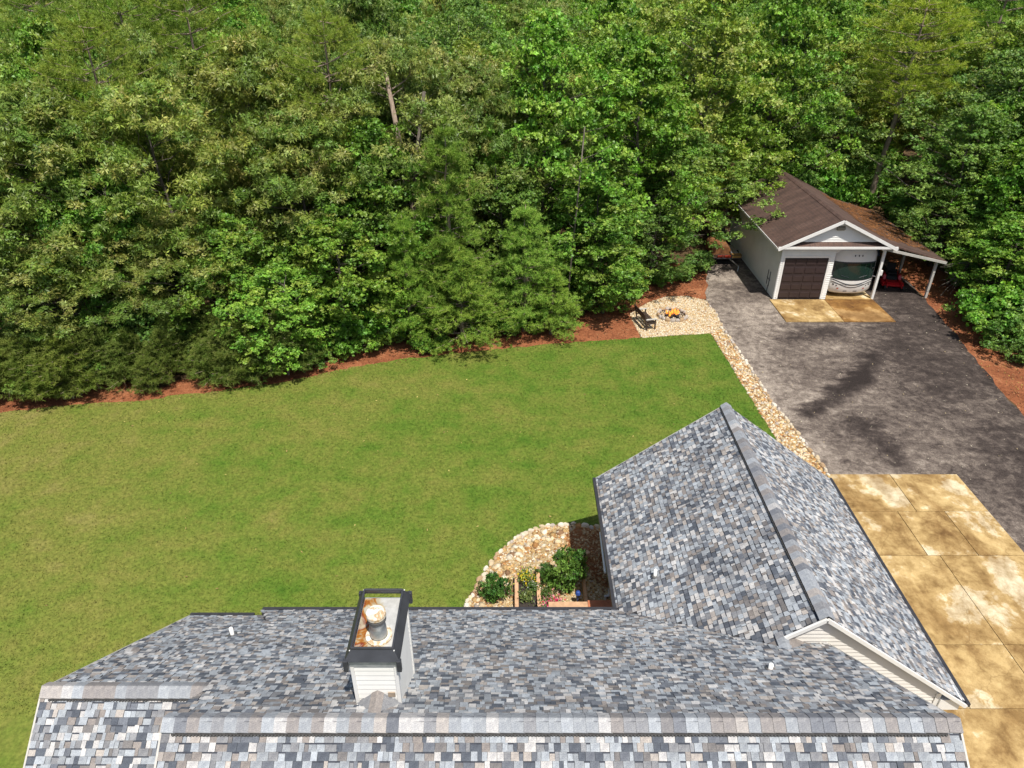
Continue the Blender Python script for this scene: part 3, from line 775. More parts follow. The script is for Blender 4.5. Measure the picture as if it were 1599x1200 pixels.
walls.prism([(gy0, 0), (gy1, 0), (gy1, HZE + SL * inset - .14), (HYR, HZR - .16), (gy0, HZE + SL * inset - .14)], HX0 + .2, HX1 - .2, 'x')
ly0, ly1 = LYR - (LYE - LYR) + inset, LYE - inset
walls.prism([(ly0, 0), (ly1, 0), (ly1, HZE + SL * inset - .14), (LYR, LZR - .16), (ly0, HZE + SL * inset - .14)], LX0 + .25, HX0 + .19, 'x')
wx0, wx1 = WXL + .45, WXR - .62
walls.prism([(wx0, 0), (wx1, 0), (wx1, HZE + SL * .62 - .14), (WXC, WZR - .16), (wx0, HZE + SL * .45 - .14)], WY0 + .10, WY1 - .2, 'y')
walls.build('wall', M['cream_siding'], house)
WYW = WY0 + .10
top = lambda s: WZR - .14 - SL * abs((wx0 + (wx1 - wx0) * s) - WXC)
siding_wall(house, 'siding', M['cream_siding'], (wx0, WYW - .003), (wx1, WYW - .003), 1.2, top, (0, -1), .115, .026).build('siding', M['cream_siding'], house, 'stuff')
siding_wall(house, 'siding', M['cream_siding'], (wx0 - .003, WYW), (wx0 - .003, WY1 - .2), 0.2, lambda s: HZE + .2, (-1, 0)).build('siding', M['cream_siding'], house, 'stuff')
hb().box(wx0 - .014, wx0 + .09, WYW - .045, WYW - .030, .0, HZE + .2).build('corner_board', M['white_trim'], house); hb().box(wx1 - .09, wx1 + .018, WYW - .045, WYW - .030, 0, HZE + .3).build('corner_board', M['white_trim'], house)
# trims: white rake boards on the near wing gable, soffit, dark eave gutters and drip edges
def rake(name, p, q, w_, h_, mat, off):
    mb = hb(); p, q = Vector(p) + Vector(off), Vector(q) + Vector(off); mb.bar(p, q, w_, h_); return mb.build(name, mat, house)
xl = WXL + (HYE - WY0) + 0.30
rake('rake_board', (WXC, WY0 - .025, WZR - .055), (WXR - .02, WY0 - .025, HZE - .045), .05, .085, M['white_trim'], (0, 0, .01))
rake('rake_board', (WXC, WY0 - .025, WZR - .055), (xl - .12, WY0 - .025, WZR - SL * (WXC - xl + .12) - .045), .05, .085, M['white_trim'], (0, 0, .01))
mb = hb()
for sx_, xe in ((1, wx1), (-1, wx0)):
    mb.add([(WXC, WY0 + .01, WZR - .115), (xe + sx_ * .3, WY0 + .01, WZR - SL * (abs(xe - WXC) + .3) - .115), (xe + sx_ * .3, WYW, WZR - SL * (abs(xe - WXC) + .3) - .115), (WXC, WYW, WZR - .115)], [(0, 1, 2, 3)])
mb.build('soffit', M['white_trim'], house)
mb = hb(); mb.box(wx1 + .02, WXR - .12, WY0 + .02, WYW + .3, HZE - .22, HZE + .12); mb.build('eave_return', M['white_trim'], house)
mb = hb(); mb.bar((HX0 - 1.2, HYE + .035, HZE - .02), (WXL + .02, HYE + .035, HZE - .02), .08, .11)
mb.build('gutter', M['dark_trim'], house)
mb = hb(); mb.bar((LX0, LYE + .035, HZE - .02), (HX0 - 1.36, LYE + .035, HZE - .02), .08, .11); mb.build('gutter', M['dark_trim'], house)
mb = hb(); mb.bar((WXL - .035, HYE, HZE - .02), (WXL - .035, WY1, HZE - .02), .09, .12); mb.build('gutter', M['dark_trim'], house)
mb = hb(); mb.bar((WXL + .07, HYE + .1, HZE - .13), (WXL + .07, WY1, HZE - .13), .03, .16); mb.build('fascia', M['white_trim'], house)
mb = hb(); mb.bar((WXR + .035, WY0 - .02, HZE - .02), (WXR + .035, WY1, HZE - .02), .08, .11); mb.build('gutter', M['dark_trim'], house)
for xa in (WXL, WXR):
    mb = hb(); mb.bar((WXC, WY1 + .015, WZR - .06), (xa, WY1 + .015, HZE - .06), .03, .09); mb.build('rake_board', M['grey_post'], house)
for xx, yr_, zr_, ye in ((HX1 + .015, HYR, HZR, HYE), (HX1 + .015, HYR, HZR, 2 * HYR - HYE), (LX0 - .015, LYR, LZR, LYE), (LX0 - .015, LYR, LZR, 2 * LYR - LYE), (HX0 - .015, HYR, HZR, 2 * HYR - HYE)):
    mb = hb(); mb.bar((xx, yr_, zr_ - .06), (xx, ye, HZE - .06), .03, .12); mb.build('rake_board', M['grey_post'], house)
# downspout on the wing's left wall
mb = hb(); mb.tube([(WXL - .02, 15.6, HZE - .08), (WXL + .1, 15.6, HZE - .35), (WXL + .40, 15.6, HZE - .75), (WXL + .40, 15.6, .15), (WXL + .25, 15.6, .08)], .045, 8)
mb.tube([(WXL - .045, 14.2, 2.55), (WXL - .045, 15.6, 2.75)], .04, 8)
mb.build('downspout', M['white_pipe'], house)
# little cricket where the wing's rake dies into the main roof
mb = hb(); xr = WXL + (HYE - WY0) + .28; zr = WZR - SL * (WXC - xr); yr = HYR + (HZR - zr) / SL
zb = HZR - SL * (WY0 + .12 - HYR)
mb.add([(xr, WY0 + .12, zr + .01), (xr, yr, zr + .01), (xr + .72, WY0 + .12, zb - .02), (xr + .35, yr + .02, zr - .12), (xr - .42, WY0 + .12, zr - .34), (xr - .3, yr + .22, zr - .2)],
       [(0, 1, 3, 2), (1, 0, 4, 5)], PAL[4]); mb.build('cricket', M['shingle'], house)
ridge((xr, WY0 + .12, zr), (xr, yr - .02, zr), roofs['wing_roof'], 9, width=.13, drop=.09, step=.2, lift=.02)

# plumbing vents
def vent(x, slope_z, y, h=.22):
    mb = hb(); mb.lathe([(.10, 0.0), (.085, .03), (.06, .05)], (x, y, slope_z - .005), 14); b_ = mb.build('vent_boot', M['lead'], house)
    mb = hb(); mb.obox((x, y, slope_z), (.12, 0, 0), (0, .12 * W9, -.12 * SL * W9) , (0, .0, .004)); mb.build('vent_flashing', M['lead'], b_)
    mb = hb(); mb.lathe([(.042, -.1), (.042, h), (.030, h), (.030, h - .08)], (x, y, slope_z), 12); mb.build('vent_pipe', M['white_pipe'], b_, smooth=True)
zmain = lambda y: HZR - SL * (y - HYR)
def vent_px(u, v):
    y = 9.0
    for _ in range(30):
        X, Z = AT(u, v, y); y += (Z - zmain(y)) * .5 * (1 if Z > zmain(y) else 1)
    return X, zmain(y), y
X, Z, Y = vent_px(362, 986); vent(X, Z - .12, Y)
X, Z, Y = vent_px(1203, 1046); vent(X, Z, Y, .14)
# on the wing's left slope
zw = lambda x: WZR - SL * (WXC - x)
y = 13.0
for _ in range(40):
    X, Z = AT(1023, 900, y); y += (Z - zw(X)) * .4
mb = hb(); mb.lathe([(.10, 0.0), (.085, .03), (.06, .05)], (X, y, zw(X)), 14); vb = mb.build('vent_boot', M['lead'], house)
mb = hb(); mb.lathe([(.042, -.1), (.042, .22), (.03, .22), (.03, .14)], (X, y, zw(X)), 12); mb.build('vent_pipe', M['white_pipe'], vb, smooth=True)

# chimney
CX0, CX1, CY0, CY1, CZT = -2.42, -1.76, 7.02, 8.22, 8.12
mb = hb(); mb.box(CX0, CX1, CY0, CY1, 5.6, CZT); chim = mb.build('chimney', M['white_siding'], house)
def lapbox(x0, x1, y0, y1, z0, z1, lap=.11, th=.012):
    mb = hb(); z = z0
    while z < z1 - .01:
        ze = min(z + lap, z1); A = [(x0 - th, y0 - th), (x1 + th, y0 - th), (x1 + th, y1 + th), (x0 - th, y1 + th)]; B = [(x0 - .001, y0 - .001), (x1 + .001, y0 - .001), (x1 + .001, y1 + .001), (x0 - .001, y1 + .001)]
        vs = [(*p, z) for p in A] + [(*p, ze) for p in B]
        mb.add(vs, [(i, (i + 1) % 4, 4 + (i + 1) % 4, 4 + i) for i in range(4)] + [(0, 1, 2, 3)]); z += lap
    return mb
lapbox(CX0, CX1, CY0, CY1, 5.7, CZT).build('siding', M['white_siding'], chim, 'stuff')
mb = hb()
for (x, y) in ((CX0, CY0), (CX1, CY0), (CX1, CY1), (CX0, CY1)): mb.box(x - .028, x + .028, y - .028, y + .028, 5.7, CZT - .002)
mb.build('corner_trim', M['white_trim'], chim)
mb = hb(); mb.box(CX0 - .03, CX1 + .03, CY0 - .03, CY1 + .03, CZT - .10, CZT + .004); mb.build('flashing_band', M['galv'], chim)
cc = ((CX0 + CX1) / 2, (CY0 + CY1) / 2)
porg = Vector((cc[0], cc[1], CZT))
mb = MB(porg); mb.box(CX0 + .0, CX1 - .0, CY0 + .0, CY1 - .0, CZT + .004, CZT + .02); po = mb.build('chase_pan', M['pan'], chim); po.location = porg - ORG
fr = hb(); zt, zb_ = CZT + .245, CZT + .075
ix0, ix1, iy0, iy1 = CX0 + .02, CX1 - .02, CY0 + .03, CY1 - .03
ox0, ox1, oy0, oy1 = CX0 - .09, CX1 + .09, CY0 - .09, CY1 + .07
def band_(a, b_, c, d):
    n = (Vector(b_) - Vector(a)).cross(Vector(d) - Vector(a)).normalized() * .018
    fr.add([a, b_, c, d] + [tuple(Vector(p) - n) for p in (a, b_, c, d)], [(0, 1, 2, 3), (7, 6, 5, 4), (0, 4, 5, 1), (1, 5, 6, 2), (2, 6, 7, 3), (3, 7, 4, 0)])
I = [(ix0, iy0, zt), (ix1, iy0, zt), (ix1, iy1, zt), (ix0, iy1, zt)]; O_ = [(ox0, oy0, zb_), (ox1, oy0, zb_), (ox1, oy1, zb_), (ox0, oy1, zb_)]
for i in range(4): band_(O_[i], O_[(i + 1) % 4], I[(i + 1) % 4], I[i])
for i in range(4): fr.bar(I[i], I[(i + 1) % 4], .03, .045)
for x, y in ((ox0 + .02, oy0 + .02), (ox1 - .02, oy0 + .02), (ox1 - .02, oy1 - .02), (ox0 + .02, oy1 - .02)): fr.box(x - .035, x + .035, y - .035, y + .035, CZT - .13, zb_ + .03)
fr.build('cap_frame', M['black_metal'], chim, bevel=.006)
mb = hb()
for i in range(4):
    p, q = Vector(O_[i]), Vector(I[i]); mb.obox(p.lerp(q, .06) + Vector((0, 0, .012)), (.014, 0, 0), (0, .016, 0), (0, 0, .007)); mb.obox(p.lerp(q, .8) + Vector((0, 0, .012)), (.007, 0, 0), (0, .009, 0), (0, 0, .004))
mb.build('caulk_dabs', M['white_pipe'], chim)
fx, fy = -2.07, 7.46
mb = hb(); mb.lathe([(.0, .0), (.205, .0), (.205, .03), (.18, .038), (.14, .045)], (fx, fy, CZT + .022), 28); mb.build('flue_collar', M['chalky'], chim, smooth=False)
mb = hb(); mb.lathe([(.132, .0), (.132, .20), (.118, .23), (.126, .25), (.116, .28), (.126, .31), (.116, .34), (.116, .40)], (fx, fy, CZT + .03), 28); flue = mb.build('flue_pipe', M['galv'], chim, smooth=True)
mb = hb(); mb.lathe([(.116, .36), (.146, .37), (.146, .42), (.13, .425)], (fx, fy, CZT + .03), 28); mb.build('flue_band', M['lead'], chim)
mb = hb(); mb.lathe([(.13, .44), (.152, .455), (.152, .51), (.142, .525), (.0, .535)], (fx, fy, CZT + .03), 28); mb.build('flue_cap', M['chalky'], chim)
mb = hb(); mb.add([(fx - .02, CY0 + .06, CZT + .024), (fx + .10, CY0 + .06, CZT + .024), (fx + .02, CY0 + .17, CZT + .024)], [(0, 1, 2)]); mb.build('paint_flake', M['white_trim'], chim)
# cricket behind the chimney, ridge side
zc0 = zmain(CY0); apex = zc0 + .30; xm = cc[0]
yq = HYR + (HZR - apex) / SL
mb = hb(); mb.add([(CX0 - .06, CY0 - .005, zc0 + .015), (xm, CY0 - .005, apex + .02), (CX1 + .06, CY0 - .005, zc0 + .015), (xm, yq, apex + .02)], [(0, 1, 3), (1, 2, 3)], PAL[3])
mb.build('saddle', M['shingle'], chim)
mb = hb(); mb.add([(xm - .10, CY0 - .01, apex - .03), (xm, CY0 - .01, apex + .035), (xm + .10, CY0 - .01, apex - .03), (xm + .10, yq - .03, apex - .015), (xm, yq - .05, apex + .035), (xm - .10, yq - .03, apex - .015)], [(0, 1, 4, 5), (1, 2, 3, 4)], PAL[4])
mb.build('saddle_cap', M['shingle'], chim)
mb = hb(); mb.box(CX1 - .17, CX1 - .06, CY0 - .03, CY0 - .012, zc0 + .20, zc0 + .30); mb.build('siding_patch', M['terracotta'], chim)

# deck with railing in the corner of house and wing
deck = empty('deck', (2.0, 13.2, 0)); tag(deck, 'brown wooden deck with railing in the corner between house and wing', 'deck')
DO = deck.location
for i in range(13):
    mb = MB(DO); mb.box(0.95, 3.06, 12.12 + i * .16, 12.12 + i * .16 + .15, .26, .30); mb.build('deck_board', M['deck_wood'], deck)
mb = MB(DO); mb.box(1.0, 3.05, 12.12, 14.15, .02, .25); mb.build('deck_frame', M['dark_wood'], deck)
for x in (1.15, 2.2, 3.0):
    mb = MB(DO); mb.box(x - .045, x + .045, 14.16, 14.25, 0, 1.24); mb.build('post', M['deck_wood'], deck)
mb = MB(DO); mb.box(1.05, 2.55, 14.10, 14.31, 1.245, 1.285); mb.build('rail', M['timber'], deck)
mb = MB(DO); mb.box(2.18, 3.05, 13.75, 14.33, 1.29, 1.32); mb.build('bench_top', M['deck_wood'], deck)
mb = MB(DO); mb.box(1.1, 3.0, 14.18, 14.23, .40, .47); mb.build('lower_rail', M['deck_wood'], deck)
for i in range(14):
    x = 1.25 + i * .125
    mb = MB(DO); mb.box(x - .018, x + .018, 14.185, 14.225, .47, 1.245); mb.build('baluster', M['deck_wood'], deck)

# raised planting box with timber sides
def timber(label, x0, x1, y0, y1, z1, mat='timber'):
    o = MB().box(x0, x1, y0, y1, 0.0, z1).build('garden_timber', M[mat], bevel=.01); tag(o, label, 'timber'); return o
xa, ya = G(807, 897, .35); xb, yb = G(840, 886, .35); xc, yc = G(905, 868, .35)
timber('long tan timber on the left side of the dark soil bed', xa - .06, xa + .06, 14.4, ya, .38)
timber('long tan timber between the soil bed and the big shrub', xb - .06, xb + .06, 14.4, yb, .38)
timber('tan timber on the right of the big rounded shrub', xc + .02, xc + .12, 14.6, 16.2, .30)
o = MB().obox((xc + .12, yc + .12, .16), (.30 * .75, .30 * .62, 0), (-.045, .055, 0), (0, 0, .10)).build('garden_timber', M['timber']); tag(o, 'short loose timber lying askew on the bark chips', 'timber')
o = MB().box(xa + .07, xb - .07, 14.0, ya - .25, 0.0, .22).build('soil_bed', M['soil']); tag(o, 'strip of dark soil between two tan timbers', 'planting bed')

# ------------------------------------------------------------------ foliage generators
def frame_quads(C, ax, side, L, Wd, fold=None):
    """leaf rhombs: centre base C, axis ax, side vector side (unit), length L, width Wd -> (n*4,3)"""
    n = len(C); V = np.zeros((n, 4, 3))
    V[:, 0] = C; V[:, 1] = C + ax * (L * .45)[:, None] + side * (Wd * .5)[:, None]
    V[:, 2] = C + ax * L[:, None]; V[:, 3] = C + ax * (L * .45)[:, None] - side * (Wd * .5)[:, None]
    return V.reshape(-1, 3)
def unit(a): return a / np.maximum(np.linalg.norm(a, axis=1, keepdims=True), 1e-9)

def leaves_for_clumps(cl, rad, n_per, leaf_len, leaf_w, droop, rng, cols, flat=.6, axis_xy=None):
    """leaves over a set of clumps: rosette-like, facing out and up"""
    m = len(cl); star = 8
    k = rng.poisson(n_per / star * (rad / rad.mean()) ** 2); ri = np.repeat(np.arange(m), k); q = len(ri)
    # twig-end rosettes spread loosely through the clump, leaves fanned round each twig end
    d = unit(rng.normal(size=(q, 3)) + np.array([0, 0, .35])); rr = np.abs(rng.normal(size=q)) * .34 + .32
    rc = cl[ri] + d * (rad[ri] * rr)[:, None] * np.array([1.1, 1.1, flat])
    tw = unit(d * np.array([1, 1, .5]) + np.array([0, 0, .45]) + rng.normal(size=(q, 3)) * .55)
    rcol = rng.uniform(.62, 1.30, (q, 1)) * rng.uniform(.90, 1.10, (q, 3))
    idx = np.repeat(np.arange(q), star); n = len(idx)
    fan = rng.normal(size=(n, 3)); fan = unit(fan - (fan * tw[idx]).sum(1, keepdims=True) * tw[idx])
    ax = unit(fan + tw[idx] * rng.uniform(.0, .7, (n, 1)) + np.array([0, 0, -droop]))
    nrm = unit(tw[idx] + rng.normal(size=(n, 3)) * .35 + np.array([0, 0, .3]))
    side = unit(np.cross(nrm, ax))
    L = rng.uniform(.65, 1.35, n) * leaf_len; Wd = rng.uniform(.7, 1.3, n) * leaf_w
    V = frame_quads(rc[idx] + ax * (leaf_len * .12), ax, side, L, Wd)
    cols = np.array(cols); cc = (cols[rng.integers(0, len(cols), m)][ri] * rcol)[idx] * rng.uniform(.8, 1.2, (n, 1))
    return V, cc

def tube_np(mb, p, q, r0, r1, rng, n=6, seg=4, bend=.12):
    p, q = Vector(p), Vector(q); L = (q - p).length; pts = []
    for i in range(seg + 1):
        f = i / seg; o = Vector(rng.normal(size=3)) * bend * L * .25 * math.sin(f * math.pi)
        pts.append(p.lerp(q, f) + o + Vector((0, 0, -bend * L * .3 * math.sin(f * math.pi))))
    mb.tube(pts, [r0 + (r1 - r0) * i / seg for i in range(seg + 1)], n, cap=False)

def broadleaf(seed, Ht, R, base, nclump, per, leaf_len, leaf_w, droop, cols, crad=(.45, .95), shape=1.0, trunk_r=.17, bark='bark_grey', flat=.6, lobes=7, levels=0):
    rng = np.random.default_rng(seed)
    lob = unit(rng.normal(size=(lobes, 3))); amp = rng.uniform(.2, .6, lobes)
    h = rng.beta(1.5, 1.25, nclump * 3); th = rng.uniform(0, 2 * math.pi, nclump * 3)
    prof = np.sin(np.pi * np.clip(h * .90 + .10, 0, 1)) ** (.62 * shape)
    d = np.column_stack([np.cos(th), np.sin(th), (h - .5) * 1.6]); d = unit(d)
    f = 1 + (np.maximum(0, d @ lob.T) ** 4 * amp).sum(1) - .28
    rr = np.clip(rng.uniform(0, 1, nclump * 3), 0, 1) ** .42
    z = base * Ht + h * (1 - base) * Ht * .97
    if levels: z = np.round(z / levels) * levels + rng.normal(size=len(z)) * levels * .33
    P = np.column_stack([np.cos(th) * prof * R * rr * f, np.sin(th) * prof * R * rr * f, z])
    nclump = int(nclump * .74) if Ht > 5 else nclump; P = P[:nclump]; rad = rng.uniform(*crad, len(P)) * (.92 if Ht > 5 else 1)
    V, C = leaves_for_clumps(P, rad, per, leaf_len, leaf_w, droop, rng, cols, flat)
    mb = MB(); lean = rng.normal(size=2) * .03 * Ht
    tp = [Vector((lean[0] * f_ ** 2 + rng.normal() * .05, lean[1] * f_ ** 2 + rng.normal() * .05, f_ * Ht * .93)) for f_ in np.linspace(0, 1, 8)]
    tp[0] = Vector((0, 0, -.15))
    mb.tube(tp, [trunk_r * (1.25 if i == 0 else 1) * (1 - .88 * i / 7) for i in range(8)], 9)
    pick = rng.choice(len(P), min(len(P), 42), replace=False)
    for i in pick:
        zt_ = max(base * Ht * .8, P[i, 2] - np.hypot(P[i, 0], P[i, 1]) * rng.uniform(.35, .8)); zt_ = min(zt_, Ht * .88)
        f_ = zt_ / (Ht * .93); j = min(6, int(f_ * 7)); a = tp[j].lerp(tp[j + 1], f_ * 7 - j)
        rad0 = trunk_r * (1 - .88 * f_) * .5
        tube_np(mb, a, P[i], max(.02, rad0), .012, rng, 5, 4)
    return mb.mesh('trunk', True), npmesh('crown', V, 4, C), bark

def needles(tips, dirs, rng, n_per, L, wd, cols):
    m = len(tips); idx = np.repeat(np.arange(m), n_per); n = len(idx)
    d = unit(dirs[idx] * .75 + rng.normal(size=(n, 3)) * .75 + np.array([0, 0, .15])); s = unit(np.cross(d, rng.normal(size=(n, 3))))
    Ls = rng.uniform(.7, 1.2, n) * L; p = tips[idx] - dirs[idx] * (rng.uniform(0, .35, n) * L)[:, None]
    V = np.zeros((n, 3, 3)); V[:, 0] = p + s * wd; V[:, 1] = p - s * wd; V[:, 2] = p + d * Ls[:, None]
    cols = np.array(cols); c = cols[rng.integers(0, len(cols), m)][idx] * rng.uniform(.75, 1.25, (n, 1))
    return V.reshape(-1, 3), c

def pine(seed, Ht, R, base, whorls, per_whorl, tuft_n, n_per, L, wd, conical=True, cols=((.24, .37, .055), (.29, .40, .07), (.19, .32, .05)), trunk_r=.16):
    rng = np.random.default_rng(seed); mb = MB()
    tp = [Vector((rng.normal() * .04, rng.normal() * .04, f * Ht)) for f in np.linspace(0, 1, 9)]; tp[0] = Vector((0, 0, -.15))
    mb.tube(tp, [trunk_r * (1.2 if i == 0 else 1) * (1 - .9 * i / 8) for i in range(9)], 9)
    tips = []; dirs = []
    for i in range(whorls):
        f = (i + rng.uniform(.1, .9)) / whorls; z = Ht * (base + (1 - base) * f * .98)
        if conical: r = R * (1 - f) ** .75 + .25
        else: r = R * math.sin(math.pi * (.18 + .78 * f)) ** .7
        a0 = rng.uniform(0, 6.283)
        for k in range(per_whorl):
            a = a0 + 2 * math.pi * k / per_whorl + rng.normal() * .3; ln = r * rng.uniform(.55, 1.12); up = rng.uniform(.0, .45)
            q = np.array([math.cos(a) * ln, math.sin(a) * ln, z + ln * up])
            tube_np(mb, (0, 0, z), q, trunk_r * .28 * (1 - f * .6), .012, rng, 5, 3, .1)
            ns = int(tuft_n * (.4 + ln / R))
            ff = rng.uniform(.35, 1.02, ns) ** .8; s = rng.normal(size=(ns, 3)) * np.array([.30, .30, .16]) * (.35 + .22 * ln)
            base_p = np.array([0, 0, z]); tt = base_p + (q - base_p) * ff[:, None] + s
            dd = unit(np.column_stack([np.full(ns, math.cos(a)), np.full(ns, math.sin(a)), np.full(ns, .55)]) + rng.normal(size=(ns, 3)) * .5)
            tips.append(tt); dirs.append(dd)
    tips.append(np.array([[0, 0, Ht]] * 6) + rng.normal(size=(6, 3)) * .12); dirs.append(unit(np.tile([0, 0, 1.0], (6, 1)) + rng.normal(size=(6, 3)) * .2))
    V, C = needles(np.vstack(tips), np.vstack(dirs), rng, n_per, L, wd, cols)
    return mb.mesh('trunk', True), npmesh('crown', V, 3, C), 'bark_pine'

OAK = [(.235, .295, .060), (.20, .28, .055), (.30, .34, .09), (.15, .245, .045)]
MAP = [(.175, .33, .042), (.21, .35, .048), (.14, .285, .038), (.255, .365, .058)]
GUM = [(.16, .27, .05), (.195, .295, .058), (.13, .24, .045)]
LIM = [(.26, .33, .055), (.21, .30, .05), (.29, .33, .075)]
PROTO = {}
def proto(name, geo, leafmat='leaf'):
    tr, cr, bark = geo; tr.materials.append(M[bark]); cr.materials.append(M[leafmat]); PROTO[name] = (tr, cr)
proto('oak0', broadleaf(11, 13, 4.6, .20, 330, 300, .21, .055, .35, OAK, (.55, 1.05)))
proto('oak1', broadleaf(12, 13, 4.2, .24, 300, 300, .21, .052, .35, OAK, (.55, 1.0)))
proto('oak2', broadleaf(13, 14, 4.9, .28, 340, 290, .22, .055, .30, OAK, (.5, 1.1), .9))
proto('map0', broadleaf(21, 11, 3.8, .12, 310, 260, .135, .10, .10, MAP, (.45, .9), levels=.9))
proto('map1', broadleaf(22, 12, 3.6, .16, 300, 260, .135, .10, .10, MAP, (.45, .9), levels=1.1))
proto('map2', broadleaf(23, 14, 4.0, .22, 320, 260, .14, .10, .12, MAP, (.5, 1.0), levels=1.3))
proto('gum0', broadleaf(31, 13, 3.4, .15, 320, 270, .115, .085, .1, GUM, (.4, .85), levels=1.0))
proto('gum1', broadleaf(32, 15, 3.8, .22, 330, 270, .115, .085, .1, GUM, (.45, .9)))
proto('lim0', broadleaf(41, 15, 4.0, .2, 330, 270, .15, .09, .15, LIM, (.5, 1.0)))
proto('pin0', pine(51, 11, 3.0, .10, 19, 6, 34, 20, .24, .014), 'needle')
proto('pin1', pine(52, 9, 3.0, .08, 16, 6, 36, 20, .24, .014), 'needle')
proto('tall', pine(53, 18, 3.8, .50, 12, 5, 30, 18, .32, .015, conical=False, cols=((.23, .33, .05), (.28, .36, .06), (.19, .28, .045)), trunk_r=.24), 'needle')
proto('tal2', pine(54, 19, 3.4, .55, 11, 5, 28, 18, .32, .015, conical=False, trunk_r=.22), 'needle')
proto('sap0', pine(55, 3.4, 1.15, .12, 10, 5, 15, 20, .24, .013, cols=((.24, .30, .06), (.29, .33, .08), (.19, .26, .05)), trunk_r=.04), 'needle')
proto('sap1', pine(56, 4.2, 1.2, .2, 11, 5, 14, 20, .24, .013, cols=((.24, .30, .06), (.29, .33, .08), (.19, .26, .05)), trunk_r=.045), 'needle')
proto('shr0', broadleaf(61, 2.2, 1.25, .05, 70, 160, .12, .085, .1, MAP, (.28, .5), trunk_r=.04))
proto('shr1', broadleaf(62, 2.8, 1.3, .08, 74, 160, .11, .075, .1, GUM, (.28, .5), trunk_r=.04))
proto('box0', broadleaf(63, 1.25, .78, .06, 70, 120, .075, .05, .0, [(.085, .17, .035), (.12, .20, .045), (.055, .125, .028)], (.14, .24), trunk_r=.025, flat=.8))
PH = {'oak0': 13, 'oak1': 13, 'oak2': 14, 'map0': 11, 'map1': 12, 'map2': 14, 'gum0': 13, 'gum1': 15, 'lim0': 15, 'pin0': 11, 'pin1': 9, 'tall': 18, 'tal2': 19, 'sap0': 3.4, 'sap1': 4.2, 'shr0': 2.2, 'shr1': 2.8, 'box0': 1.25}
PR = {'oak0': 4.6, 'oak1': 4.2, 'oak2': 4.9, 'map0': 3.8, 'map1': 3.6, 'map2': 4.0, 'gum0': 3.4, 'gum1': 3.8, 'lim0': 4.0, 'pin0': 3.0, 'pin1': 3.0, 'tall': 3.8, 'tal2': 3.4, 'sap0': 1.15, 'sap1': 1.2, 'shr0': 1.25, 'shr1': 1.3, 'box0': .78}
NAMES = {'oak': 'oak_tree', 'map': 'maple_tree', 'gum': 'sweetgum_tree', 'lim': 'poplar_tree', 'pin': 'pine_tree', 'tal': 'tall_pine_tree', 'sap': 'pine_sapling', 'shr': 'shrub', 'box': 'garden_shrub'}
rt = random.Random(99)
def plant(kind, x, y, h, r, label, group=None, cat='tree', tint=None, rz=None, lean=(0, 0)):
    root = empty(NAMES[kind[:3]], (x, y, 0)); tag(root, label, cat, group)
    root.rotation_euler = (lean[0], lean[1], rt.uniform(0, 6.283) if rz is None else rz)
    s = r / PR[kind]; root.scale = (s, s, h / PH[kind])
    tr, cr = PROTO[kind]
    link('trunk', tr, None, root); c = link('crown', cr, None, root)
    k = rt.uniform(.86, 1.14); t_ = tint or (1, 1, 1); k *= 1.12 if y > 48 else 1.0
    c.color = (t_[0] * k * rt.uniform(.93, 1.07), t_[1] * k, t_[2] * k * rt.uniform(.9, 1.1), 1)
    return root
placed = []
def tree_px(kind, u, vmid, Y, vtop, r, label, tint=None, group=None, cat='tree', lean=(0, 0)):
    X, _ = AT(u, vmid, Y); _, h = AT(u, vtop, Y)
    placed.append((X, Y, r)); return plant(kind, X, Y, max(1.5, h), r, label, group, cat, tint, lean=lean)

